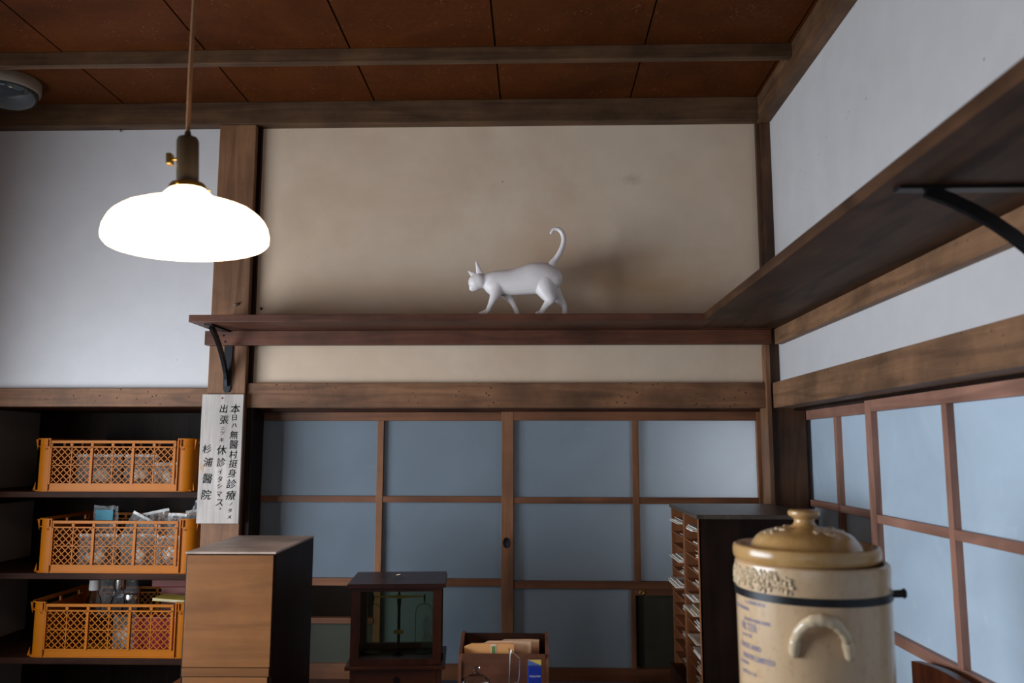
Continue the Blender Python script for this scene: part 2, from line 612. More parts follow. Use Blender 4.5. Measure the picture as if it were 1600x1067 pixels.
def thing(name, label, cat, loc=(0, 0, 0), rz=0, group=None):
    o = bpy.data.objects.new(name, None)
    o.empty_display_size = 0.05
    col.objects.link(o)
    o.location = loc
    o.rotation_euler = (0, 0, rz)
    o['label'] = label
    o['category'] = cat
    if group:
        o['group'] = group
    return o


def tag(o, label, cat, group=None):
    o['label'] = label
    o['category'] = cat
    if group:
        o['group'] = group
    return o


def struct(name, bm, m, parent=None, smooth=False, label=None):
    o = obj(name, bm, m, parent, smooth)
    if not parent:
        o['kind'] = 'structure'
        if label:
            o['label'] = label
    return o


def place(o, loc, rz=0):
    o.location = loc
    o.rotation_euler = (0, 0, rz)
    return o


def glyph(bm, text, size, mat, bold=0.0, shear=0.0, ext=0.0):
    """the outline of a piece of writing, centred, moved by mat into bm"""
    c = bpy.data.curves.new('t', 'FONT')
    c.body = text
    c.size = size
    c.align_x = 'CENTER'
    c.align_y = 'CENTER'
    c.offset = bold
    c.shear = shear
    c.extrude = ext
    o = bpy.data.objects.new('t', c)
    col.objects.link(o)
    bpy.context.view_layer.update()
    me = bpy.data.meshes.new_from_object(o.evaluated_get(bpy.context.evaluated_depsgraph_get()))
    xs = [v.co.x for v in me.vertices]
    ys = [v.co.y for v in me.vertices]
    if xs:
        cx, cy = (min(xs) + max(xs)) / 2, (min(ys) + max(ys)) / 2
        me.transform(mat @ Matrix.Translation((-cx, -cy, 0)))
        bm.from_mesh(me)
    col.objects.unlink(o)
    bpy.data.objects.remove(o)
    bpy.data.curves.remove(c)
    bpy.data.meshes.remove(me)


# ------------------------------------------------------------------ room shell
XL, XR = -2.18, 0.876
YB = -5.0
ZC = 2.95
struct('floor', bx(XL - 0.1, 1.6, YB - 0.1, 1.4, -0.05, 0), 'dark_wood_x')

bm = bmesh.new()
box(bm, XL - 0.1, 1.1, YB - 0.1, 0.1, ZC + 0.012, ZC + 0.04)
xs = [-2.5, -2.046, -1.566, -1.086, -0.606, -0.129, 0.3575, 0.82, 1.0]
ys = [0.02, -0.46, -1.38, -2.3, -3.2, -4.1, -5.0]
for a, b_ in zip(xs, xs[1:]):
    for c, d in zip(ys, ys[1:]):
        box(bm, a + 0.003, b_ - 0.003, d + 0.001, c - 0.001, ZC, ZC + 0.012)
struct('ceiling', bm, 'ceiling')

# back wall plaster, in the panels between the posts and beams
bm = bmesh.new()
box(bm, XL - 0.1, -1.13, 0, 0.08, 1.83, ZC)
struct('wall_back', bm, 'plaster_white', label='white plaster panel of the back wall left of the post')
bm = bmesh.new()
box(bm, -1.13, 0.86, 0, 0.08, 1.85, ZC)
struct('wall_back_centre', bm, 'plaster')
struct('wall_right', bx(XR, XR + 0.08, YB, 0.02, 1.84, ZC), 'plaster_right')
bm = bmesh.new()                                     # left wall with its window opening
box(bm, XL - 0.08, XL, YB, -2.5, 0, ZC)
box(bm, XL - 0.08, XL, -0.60, 0.0, 0, ZC)
box(bm, XL - 0.08, XL, -2.5, -0.60, 0, 1.02)
box(bm, XL - 0.08, XL, -2.5, -0.60, 1.88, ZC)
struct('wall_left', bm, 'plaster_dim')
bm = bmesh.new()                                     # rear wall with its window opening
box(bm, XL - 0.08, -2.0, YB - 0.08, YB, 0, ZC)
box(bm, 0.2, 1.6, YB - 0.08, YB, 0, ZC)
box(bm, -2.0, 0.2, YB - 0.08, YB, 0, 0.95)
box(bm, -2.0, 0.2, YB - 0.08, YB, 2.05, ZC)
struct('wall_rear', bm, 'plaster_dim')
bm = bmesh.new()
box(bm, XR, XR + 0.08, YB, -3.3, 0, 1.84)
struct('wall_right_lower', bm, 'plaster_white')
for nm, pts in (('window_1', (XL - 0.06, XL - 0.02, -2.5, -0.60, 1.02, 1.88)), ('window_2', (-2.0, 0.2, YB - 0.06, YB - 0.02, 0.95, 2.05))):
    x0, x1, y0, y1, z0, z1 = pts
    bm = bmesh.new()
    box(bm, x0, x1, y0, y1, z0, z0 + 0.04)
    box(bm, x0, x1, y0, y1, z1 - 0.04, z1)
    if nm == 'window_1':
        for k in range(5):
            yy = y0 + (y1 - y0 - 0.03) * k / 4
            box(bm, x0, x1, yy, yy + 0.03, z0, z1)
    else:
        for k in range(4):
            xx = x0 + (x1 - x0 - 0.03) * k / 3
            box(bm, xx, xx + 0.03, y0, y1, z0, z1)
    struct(nm, bm, 'door_z')

# dark room behind the doors
bm = bmesh.new()
box(bm, -1.2, 1.6, 0.9, 0.95, 0, 2.4)
box(bm, -1.22, -1.17, 0.12, 0.9, 0, 2.4)
box(bm, 1.15, 1.2, -3.4, 0.9, 0, 2.4)
box(bm, -1.2, 1.6, 0.08, 0.95, 1.86, 1.9)
struct('wall_back_room', bm, 'plaster_grey')
# alcove
bm = bmesh.new()
box(bm, XL - 0.05, XL, 0.0, 0.6, 0, 1.83)
struct('wall_alcove_left', bm, 'plaster_grey')
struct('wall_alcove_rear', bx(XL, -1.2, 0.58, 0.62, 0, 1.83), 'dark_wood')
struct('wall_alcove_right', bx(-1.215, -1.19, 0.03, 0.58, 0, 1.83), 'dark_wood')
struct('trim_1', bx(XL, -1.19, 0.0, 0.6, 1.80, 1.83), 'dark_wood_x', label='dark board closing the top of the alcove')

# posts and beams
struct('trim_2', bx(-1.191, -1.053, -0.045, 0.14, 0.0, 2.8615, bev=0.003), 'post', label='square wooden post left of the centre panel')
struct('trim_3', bx(0.8385, 0.96, -0.03, 0.09, 0.0, 2.8545, bev=0.002), 'post_dark', label='dark corner post')
struct('trim_4', bx(XL, 0.83, -0.050, 0.0, 2.862, ZC, bev=0.003), 'beam', label='ceiling edge beam along the back wall')
struct('trim_5', bx(0.829, XR, YB, -0.0, 2.855, ZC, bev=0.003), 'beam_y', label='ceiling edge beam along the right wall')
bm = bmesh.new()
for y in (-0.46, -1.38, -2.3, -3.2, -4.1):
    box(bm, XL, 0.829, y, y + 0.028, 2.903, ZC, bev=0.002)
struct('trim_6', bm, 'beam', label='thin battens crossing under the ceiling boards')
struct('trim_7', bx(-1.052, 0.8385, -0.03, 0.13, 1.794, 1.884, bev=0.003), 'lintel', label='lintel over the back sliding doors')
struct('trim_8', bx(XL, -1.189, -0.03, 0.03, 1.799, 1.8655, bev=0.003), 'lintel', label='lintel over the alcove')
struct('trim_9', bx(0.845, 0.99, -3.4, -0.03, 1.792, 1.882, bev=0.003), 'lintel_y', label='lintel over the right sliding doors')
struct('trim_10', bx(0.822, 0.8375, -0.048, 0.05, 0.0, 2.02, bev=0.001), 'post', label='thin pale door stop beside the corner post')
struct('trim_11', bx(-1.052, -1.028, -0.02, 0.10, 0.0, 1.794), 'dark_wood', label='dark door stop on the right side of the square post')
struct('trim_12', bx(-1.056, -1.040, -0.018, 0.0, 1.884, 2.862), 'dark_wood', label='dark strip between the post and plaster')
struct('trim_14', bx(-1.028, 0.838, 0.056, 0.13, 1.783, 1.7939), 'dark_wood_x', label='dark strip painted as the shaded groove over the back sliding doors')  # shadow line under the lintel, drawn as a dark strip
struct('trim_15', bx(0.921, 0.995, -3.4, -0.03, 1.783, 1.7919), 'dark_wood', label='dark strip painted as the shaded groove over the right sliding doors')  # dark strip in place of the shade between lintel and door tops
struct('trim_13', bx(0.826, 0.8385, -0.022, 0.0, 1.884, 2.862), 'post_dark', label='strip between plaster and corner post')

# ------------------------------------------------------------------ sliding doors
ROWS = [(1.147, 1.174), (1.4488, 1.4718)]


def door_back(name, x0, x1, y, munx, label, low_mun=None):
    t = bpy.data.objects.new(name, None)
    col.objects.link(t)
    t['kind'] = 'structure'
    t['label'] = label
    th = 0.03
    for a, b_ in ((x0, x0 + 0.044), (x1 - 0.036, x1)):
        obj('stile', bx(a, b_, y, y + th, 0.02, 1.786, bev=0.0015), 'door_z', t)
    for a, b_ in ((1.751, 1.786), (0.80, 0.872), (0.02, 0.12)):
        obj('rail', bx(x0 + 0.044, x1 - 0.036, y + 0.001, y + th, a, b_, bev=0.0015), 'door_x', t)
    for a, b_ in ROWS:
        obj('rail', bx(x0 + 0.044, x1 - 0.036, y + 0.003, y + th - 0.004, a, b_, bev=0.001), 'door_x', t)
    if low_mun is None:
        obj('muntin', bx(munx, munx + 0.024, y + 0.001, y + th - 0.002, 0.872, 1.751, bev=0.001), 'door_z', t)
    else:
        obj('muntin', bx(munx, munx + 0.024, y + 0.001, y + th - 0.002, 1.174, 1.751, bev=0.001), 'door_z', t)
        obj('muntin', bx(low_mun, low_mun + 0.017, y - 0.001, y + th - 0.002, 0.872, 1.147, bev=0.001), 'door_z', t)
    obj('hip_board', bx(x0 + 0.04, x1 - 0.03, y + 0.012, y + 0.022, 0.1, 0.81), 'dark_wood_x', t)
    return t


d2 = door_back('door_2', -0.1254, 0.846, 0.06, 0.354, 'right back sliding door with blue-grey panes and wooden grid', 0.3405)
d1 = door_back('door_1', -1.077, -0.082, 0.10, -0.595, 'left back sliding door with blue-grey panes and wooden grid')


def panes(door, x0, x1, munx, y, zs, skip=()):
    for zi, (a, b_) in enumerate(zs):
        for xi, (c, d) in enumerate(((x0, munx), (munx + 0.022, x1))):
            if (zi, xi) in skip:
                continue
            obj('glass_pane', bx(c - 0.004, d + 0.004, y + 0.018, y + 0.021, a - 0.003, b_ + 0.003), 'pane', door)


Z3 = [(1.4718, 1.751), (1.174, 1.4488), (0.872, 1.147)]
panes(d2, -0.082, 0.812, 0.354, 0.06, Z3, skip=((2, 1), (2, 0)))
obj('glass_pane', bx(-0.082, 0.345, 0.078, 0.081, 0.869, 1.15), 'pane', d2)
panes(d1, -1.033, -0.118, -0.595, 0.10, Z3, skip=((2, 0),))
# lower right quarter of the right door: an inset pane in its own narrow frame, with a small metal pull
sub = obj('inset_frame', bx(0.3575, 0.81, 0.055, 0.075, 1.127, 1.147, bev=0.001), 'door_x', d2)
obj('inset_frame', bx(0.3575, 0.368, 0.066, 0.078, 0.88, 1.127), 'dark_wood', d2)
obj('olive_pane', bx(0.366, 0.81, 0.085, 0.088, 0.87, 1.13), 'olive_pane', d2)
bm = bmesh.new()
lathe(bm, [(0.0, 0.0), (0.011, 0.0), (0.011, 0.002), (0.009, 0.003), (0.0055, 0.0028), (0.0, 0.001)], 20)
bm.transform(Matrix.Translation((0.381, 0.0545, 1.137)) @ Matrix.Diagonal((1.1, 1, 0.75, 1)) @ Matrix.Rotation(R(90), 4, 'X'))
obj('metal_pull', bm, 'brass', d2, True)
# the left door's lower left quarter: one rail, an open gap above and a dark pane below
obj('rail', bx(-1.033, -0.595, 0.098, 0.125, 1.013, 1.033, bev=0.001), 'door_x', d1)
obj('olive_pane', bx(-1.033, -0.593, 0.118, 0.121, 0.869, 1.016), 'olive_pane', d1)
# recessed finger pull on the meeting stile
bm = bmesh.new()
lathe(bm, [(0.0, 0.0015), (0.008, 0.0015), (0.0105, 0.003), (0.012, 0.003), (0.0125, 0.0)], 24)
bm.transform(Matrix.Translation((-0.1077, 0.0605, 1.3086)) @ Matrix.Diagonal((1, 1, 1.55, 1)) @ Matrix.Rotation(R(90), 4, 'X'))
obj('finger_pull', bm, 'iron', d2, True)


def door_right(name, ya, yb, x, mun, label):
    """ya is the end nearer the back wall"""
    t = bpy.data.objects.new(name, None)
    col.objects.link(t)
    t['kind'] = 'structure'
    t['label'] = label
    obj('stile', bx(x, x + 0.03, ya - 0.04, ya, 0.02, 1.786, bev=0.0015), 'door_zr', t)
    obj('stile', bx(x, x + 0.03, yb, yb + 0.04, 0.02, 1.786, bev=0.0015), 'door_zr', t)
    for a, b_ in ((1.751, 1.786), (0.80, 0.872), (0.02, 0.12)):
        obj('rail', bx(x, x + 0.03, yb + 0.04, ya - 0.04, a, b_, bev=0.0015), 'door_y', t)
    for a, b_ in ROWS:
        obj('rail', bx(x + 0.002, x + 0.026, yb + 0.04, ya - 0.04, a, b_, bev=0.001), 'door_y', t)
    obj('muntin', bx(x + 0.001, x + 0.028, mun - 0.012, mun + 0.012, 0.872, 1.751, bev=0.001), 'door_zr', t)
    for a, b_ in Z3:
        for c, d in ((yb + 0.038, mun - 0.01), (mun + 0.01, ya - 0.038)):
            obj('glass_pane', bx(x + 0.018, x + 0.021, c, d, a - 0.003, b_ + 0.003), 'pane_lit', t)
    obj('hip_board', bx(x + 0.012, x + 0.022, yb + 0.03, ya - 0.03, 0.1, 0.81), 'dark_wood', t)
    return t


door_right('door_3', 0.055, -0.70, 0.963, -0.305, 'right wall sliding door nearest the corner with blue panes coloured as brightly lit')
door_right('door_4', -0.650, -1.62, 0.925, -1.098, 'right wall sliding door nearer the camera with blue panes coloured as brightly lit')
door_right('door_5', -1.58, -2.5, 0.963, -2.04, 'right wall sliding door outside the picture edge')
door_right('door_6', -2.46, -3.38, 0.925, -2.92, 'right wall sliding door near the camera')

# ------------------------------------------------------------------ wall shelves


def bracket(parent, loc, rz, arm=0.20, drop=0.20, back=0.0, top=0.0):
    """iron shelf bracket; local +Y points at the wall, its top is the shelf underside"""
    mt = Matrix.Translation(loc) @ Matrix.Rotation(rz, 4, 'Z')
    bm = bmesh.new()
    sweep_flat(bm, [(0, 0, -0.003), (0, -arm, -0.003)], 0.026, 0.006, (1, 0, 0))
    n = 9
    sweep_flat(bm, [(0, back - 0.003, -top), (0, back - 0.003, -drop + 0.012), (0, back - 0.003, -drop)], [0.030, 0.026, 0.014], 0.007, (1, 0, 0))
    pts = []
    for i in range(n + 1):
        a = i / n
        # springs from the arm, runs down close to the wall plate
        y = -arm * 0.80 * (1 - a) ** 1.7 - 0.006 + back * a
        z = -0.006 - (drop - 0.03) * (a ** 1.15)
        pts.append((0, y, z))
    sweep_flat(bm, pts, 0.011, 0.020, (1, 0, 0))
    bm.transform(mt)
    return obj('bracket', bm, 'iron', parent)


ZS = 2.07
ws = thing('wall_shelf', 'long brown wooden shelf on the back wall carrying the white cat', 'shelf', (-0.3, -0.1, ZS))
off = (0.3, 0.1, -ZS)
obj('shelf_board', bx(-1.170, 0.585, -0.285, -0.002, ZS, ZS + 0.025, bev=0.002), 'shelf', ws, off=off)
bm = bx(-1.197, 0.8375, -0.078, -0.0455, 2.018, ZS - 0.0005, bev=0.002)
box(bm, 0.585, 0.8375, -0.1, -0.056, ZS, ZS + 0.02)
obj('ledger_rail', bm, 'shelf', ws, off=off)
bm = bmesh.new()
for x, z in ((-1.128, 2.052), (-1.121, 2.030)):
    lathe_b = bmesh.new()
    lathe(lathe_b, [(0, 0.0015), (0.0035, 0.0012), (0.0038, 0)], 12)
    merge(bm, lathe_b, Matrix.Translation((x, -0.0785, z)) @ Matrix.Rotation(R(90), 4, 'X'))
obj('screw_head', bm, 'dark_wood', ws, off=off)
b1 = bracket(ws, (-1.118 + 0.3, -0.0785 + 0.1 + 0.0, 0), 0, arm=0.17, drop=0.222, back=0.0330, top=0.0525)

ws2 = thing('wall_shelf', 'wide dark wooden shelf running along the right wall toward the camera', 'shelf', (0.8, -1.2, ZS))
off = (-0.8, 1.2, -ZS)
obj('shelf_board', bx(0.560, 0.874, -3.0, -0.102, ZS + 0.0006, ZS + 0.026, bev=0.002), 'shelf_y', ws2, off=off)
obj('ledger_rail', bx(0.848, 0.874, -3.0, -0.079, 2.0155, ZS, bev=0.002), 'lintel_y', ws2, off=off)
bracket(ws2, (0.848 - 0.8, -1.69 + 1.2, 0), R(-90), arm=0.262, drop=0.22)
bracket(ws2, (0.848 - 0.8, -2.75 + 1.2, 0), R(-90), arm=0.262, drop=0.22)

# small bits on the post and wall
bm = bmesh.new()
lathe(bm, [(0, 0.016), (0.004, 0.0155), (0.0055, 0.012), (0.0035, 0.008), (0.005, 0.006), (0.0065, 0.002), (0.0065, 0)], 20)
bm.transform(Matrix.Rotation(R(90), 4, 'X'))
o = tag(obj('screw_knob', bm, 'steel', smooth=True), 'small shiny steel knob screwed in the post above the shelf', 'knob')
o.location = (-1.098, -0.0452, 2.170)
bm = bmesh.new()
tube(bm, [(0, 0, 0), (0, -0.012, 0.0), (0, -0.013, 0.004)], 0.0016, 8)
tube(bm, [(0, -0.0, 0.0), (0, -0.002, 0.0)], 0.005, 10)
o = tag(obj('wall_hook', bm, 'iron', smooth=True), 'tiny dark hook in the centre plaster panel beside the post', 'hook')
o.location = (-1.02, 0.0, 2.163)
bm = bmesh.new()
tube(bm, [(0, 0, 0), (0, -0.014, 0.003)], 0.0012, 8)
tube(bm, [(0, -0.0135, -0.006), (0, -0.0145, 0.012)], 0.0012, 8)
o = tag(obj('nail', bm, 'iron'), 'tiny dark nail under the ceiling beam left of the lamp', 'nail')
o.location = (-1.59, 0.0, 2.856)

# ------------------------------------------------------------------ cat figurine
def make_cat():
    S = 0.00216
    def J(px, py, dy=0.0):
        return Vector(((px - 812) * S, dy, (494.5 - py) * S))
    bm = bmesh.new()
    def cap(chain, asp=1.0, seg=16):
        if len(chain) > 3:
            # a smooth curve through the joints, radii included
            P_ = [(*p, q) for p, q in chain]
            out = []
            for i in range(len(P_) - 1):
                p0, p1, p2, p3 = P_[max(i - 1, 0)], P_[i], P_[i + 1], P_[min(i + 2, len(P_) - 1)]
                for k in range(4):
                    t = k / 4
                    out.append([0.5 * (2 * b + (c - a) * t + (2 * a - 5 * b + 4 * c - d) * t * t + (3 * b - a - 3 * c + d) * t ** 3) for a, b, c, d in zip(p0, p1, p2, p3)])
            out.append(P_[-1])
            chain = [(Vector(o_[:3]), o_[3]) for o_ in out]
        # overlapping tapered spans with rounded ends; chain: (point, radius)
        for (a, ra), (b_, rb) in zip(chain, chain[1:]):
            n = max(2, int((b_ - a).length / (0.16 * min(ra, rb))) + 1)
            for i in range(n + 1):
                t = i / n
                r = ra + (rb - ra) * t
                blob(bm, a.lerp(b_, t), (r, r * asp, r), 3 if r > 9 * S else 2)
    # trunk: deep shoulder, slimmer waist, rounded rump
    cap([(J(772, 440), 19.5 * S), (J(787, 438), 20.5 * S), (J(802, 437), 21.5 * S), (J(820, 434), 23.5 * S), (J(836, 431), 25.5 * S), (J(850, 430), 24 * S), (J(859, 432), 20.5 * S)], 0.68)
    cap([(J(782, 436), 18 * S), (J(770, 434.5), 15 * S), (J(757, 435), 12.5 * S), (J(748, 436), 11.5 * S)], 0.72)
    # head
    cap([(J(746, 435), 13.2 * S), (J(741, 437), 12.5 * S)], 0.95)
    cap([(J(740, 441), 10 * S), (J(736, 446), 6.6 * S)], 0.8)
    blob(bm, J(734.0, 443.5), (3.5 * S, 2.6 * S, 3.5 * S), 2)
    blob(bm, J(737, 434), (6 * S, 9 * S, 7 * S), 2)
    # tail
    tl = [(862, 410, 6.5), (865, 404.5, 5.0), (869, 399.5, 4.1), (875, 390, 3.9), (879, 381, 3.7), (881.5, 372, 3.6), (881.5, 364, 3.5), (879, 356.5, 3.3), (874.5, 351.5, 3.1), (869, 350.3, 2.7), (865, 352, 2.3), (861.5, 356.5, 2.0)]
    cap([(J(a, b_), (r + 0.7) * S) for a, b_, r in tl])
    # legs
    def leg(pts, dy):
        cap([(J(a, b_, dy * k), (r + 0.5) * S) for a, b_, r, k in pts], 0.8)
    d = -10 * S
    leg([(776, 440, 15, 0.1), (773, 455, 9.5, 0.7), (770, 464, 6.4, 1), (765, 475, 4.3, 1), (761, 484, 3.7, 1), (757, 487.5, 3.9, 1)], d)
    leg([(757, 488, 4.0, 1), (749.5, 490.5, 3.8, 1)], d)
    leg([(786, 446, 12, 0.4), (793, 459, 7.5, 0.9), (799, 468, 4.5, 1), (804, 479, 3.7, 1), (806.5, 487, 3.6, 1), (801, 490.6, 3.6, 1)], -d)
    leg([(849, 438, 20, 0.08), (855, 456, 12.8, 0.62), (860, 467, 8.0, 1), (855, 474, 5.6, 1), (849, 482, 4.3, 1), (845, 488.5, 4.0, 1), (839, 490.6, 3.8, 1)], d)
    leg([(860, 442, 14, 0.3), (869, 457, 9, 0.9), (878, 468, 5.8, 1), (882.5, 476, 4.0, 1), (882.5, 486, 3.7, 1), (880, 490.3, 3.8, 1), (876, 490.6, 3.6, 1)], -d)
    # ears: thin cupped cones
    for base, tip, dy0, dy1 in (((747.5, 426), (741.3, 404.5), -5, -7.5), ((739, 426), (727.5, 416.5), 5, 9)):
        b0, t1 = J(*base, dy0 * S), J(*tip, dy1 * S)
        for i in range(15):
            t = i / 14
            r = (5.2 * (1 - t) ** 0.85 + 1.0) * S
            ax = (t1 - b0).normalized()
            q = Matrix.Rotation(math.atan2(ax.x, ax.z), 4, 'Y')
            blob(bm, b0.lerp(t1, t), (r, 1.7 * S, r * 0.9), 2, q)
    o = obj('cat_figurine', bm, 'cat')
    md = o.modifiers.new('remesh', 'REMESH')
    md.mode = 'VOXEL'
    md.voxel_size = 0.0014
    md.use_smooth_shade = True
    s = o.modifiers.new('smooth', 'SMOOTH')
    s.factor = 0.5
    s.iterations = 20
    o.location = (-0.0515, -0.205, ZS + 0.0245)
    tag(o, 'smooth white cat figurine walking left with curled raised tail on the wall shelf', 'cat figurine')
    return o


make_cat()

# ------------------------------------------------------------------ pendant lamp
lamp = thing('pendant_lamp', 'lit white milk glass pendant lamp hanging on a brown cord', 'lamp', (-0.6560, -1.5, 2.031))
lamp.rotation_euler = (0, R(-2.8), 0)
prof = [(0.1435, 0.000), (0.1475, 0.005), (0.1482, 0.014), (0.1455, 0.028), (0.1400, 0.040), (0.1320, 0.050), (0.1190, 0.0600), (0.1000, 0.0680),
        (0.080, 0.0735), (0.062, 0.0770), (0.0550, 0.0775), (0.0515, 0.083), (0.0475, 0.090), (0.0425, 0.0965), (0.036, 0.1030), (0.031, 0.108)]
def flt(i, a):
    k = max(0.0, min(1.0, (0.1 - abs(prof[i][1] - 0.045)) * 12)) if i < 11 else 0
    return 0.010 * k * abs(math.sin(a * 10)) - 0.004 * k
bm = bmesh.new()
lathe(bm, prof, 160, flute=flt)
sh = obj('lamp_shade', bm, 'shade', lamp, True)
so = sh.modifiers.new('thick', 'SOLIDIFY')
so.thickness = 0.003
bm = bmesh.new()
lathe(bm, [(0.0325, 0.102), (0.0342, 0.104), (0.0342, 0.111), (0.031, 0.116), (0.024, 0.119), (0.017, 0.120)], 40)
for k in range(3):
    a = 2 * PI * k / 3 + 0.4
    tube(bm, [(0.034 * math.cos(a), 0.034 * math.sin(a), 0.107), (0.040 * math.cos(a), 0.040 * math.sin(a), 0.107)], 0.0028, 8)
obj('shade_collar', bm, 'brass', lamp, True)
bm = bmesh.new()
lathe(bm, [(0.0, 0.119), (0.0195, 0.119), (0.0203, 0.130), (0.0203, 0.202), (0.0180, 0.208), (0.007, 0.210), (0.0055, 0.221), (0.0, 0.222)], 32)
obj('lamp_socket', bm, 'bakelite', lamp, True)
bm = bmesh.new()
tube(bm, [(-0.019, 0, 0.168), (-0.030, 0, 0.168)], 0.0028, 10)
box(bm, -0.0395, -0.0295, -0.009, 0.009, 0.157, 0.179, bev=0.003)
obj('switch_key', bm, 'brass', lamp)
bm = bmesh.new()
tube(bm, [(0, 0, 0.216), (0.004, 0, 0.33), (0.018, 0, 0.60), (0.0440, 0, 0.9165)], 0.0042, 10)
obj('cord', bm, 'cord', lamp, True)
bm = bmesh.new()
lathe(bm, [(0, 0.022), (0.018, 0.028), (0.028, 0.045), (0.03, 0.052), (0.024, 0.070), (0.014, 0.088), (0.013, 0.110)], 32)
obj('bulb', bm, 'bulb', lamp, True)
bm = bmesh.new()
lathe(bm, [(0, -0.030), (0.02, -0.029), (0.035, -0.022), (0.04, -0.010), (0.04, -0.0005), (0, -0.0005)], 32)
bm.transform(Matrix.Rotation(R(2.8), 4, 'Y') @ Matrix.Translation((0, 0, 0.9185)))
obj('ceiling_rose', bm, 'cream_plastic', lamp, True)

# ------------------------------------------------------------------ round ceiling light, top left
cl = thing('ceiling_light', 'round unlit ceiling light with grey glass dome and cream ring', 'ceiling light', (-1.875, -0.262, ZC))
bm = bmesh.new()
lathe(bm, [(0, -0.0003), (0.103, -0.0003), (0.106, -0.004), (0.106, -0.040), (0.103, -0.045), (0.096, -0.046), (0.0, -0.046)], 64)
obj('mounting_ring', bm, 'cream_plastic', cl, True)
bm = bmesh.new()
lathe(bm, [(0.099, -0.046), (0.098, -0.055), (0.092, -0.070), (0.078, -0.084), (0.055, -0.093), (0.028, -0.097), (0, -0.098)], 64)
obj('glass_dome', bm, 'lens_glass', cl, True)
bm = bmesh.new()
for a in (-62, -57):
    x, y = 0.1062 * math.cos(R(a)), 0.1062 * math.sin(R(a))
    blob(bm, (x, y, -0.022), (0.002, 0.002, 0.0017), 1)
obj('screw_hole', bm, 'rubber', cl)

# ------------------------------------------------------------------ alcove shelves and crates
for i, (z, ttl) in enumerate(((1.486, 'topmost'), (1.188, 'middle'), (0.887, 'lowest'))):
    t = thing('alcove_shelf', 'dark wooden alcove shelf board, %s of the three, under an orange crate' % ttl, 'shelf', (-1.7, 0.3, z), group=None)
    off = (1.7, -0.3, -z)
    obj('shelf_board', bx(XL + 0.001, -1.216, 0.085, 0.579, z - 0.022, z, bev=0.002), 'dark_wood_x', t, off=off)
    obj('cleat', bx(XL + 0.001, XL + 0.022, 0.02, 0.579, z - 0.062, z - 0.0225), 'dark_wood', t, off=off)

LW, LH = 0.0762, 0.0625


def lattice(bm, x0, z0, wd, h, y0, y1, nd=3.0, t=0.0030):
    """a diamond lattice clipped to a cell"""
    p = wd / nd
    for sgn in (1, -1):
        k = -int(h / p) - 2
        while k < nd + int(h / p) + 2:
            # the line x = k*p + sgn*z, clipped to the cell
            za, zb = 0.0, h
            lo, hi = (0 - k * p) * sgn, (wd - k * p) * sgn
            za, zb = max(za, min(lo, hi)), min(zb, max(lo, hi))
            if zb - za > 0.002:
                a = Vector((x0 + k * p + sgn * za, 0, z0 + za))
                b_ = Vector((x0 + k * p + sgn * zb, 0, z0 + zb))
                n = (b_ - a).normalized().cross(Vector((0, 1, 0))) * t / 2
                vs_ = [bm.verts.new(q + Vector((0, yy, 0))) for yy in (y0, y1) for q in (a - n, b_ - n, b_ + n, a + n)]
                for f in ((0, 1, 2, 3), (7, 6, 5, 4), (0, 4, 5, 1), (1, 5, 6, 2), (2, 6, 7, 3), (3, 7, 4, 0)):
                    bm.faces.new([vs_[j] for j in f])
            k += 1


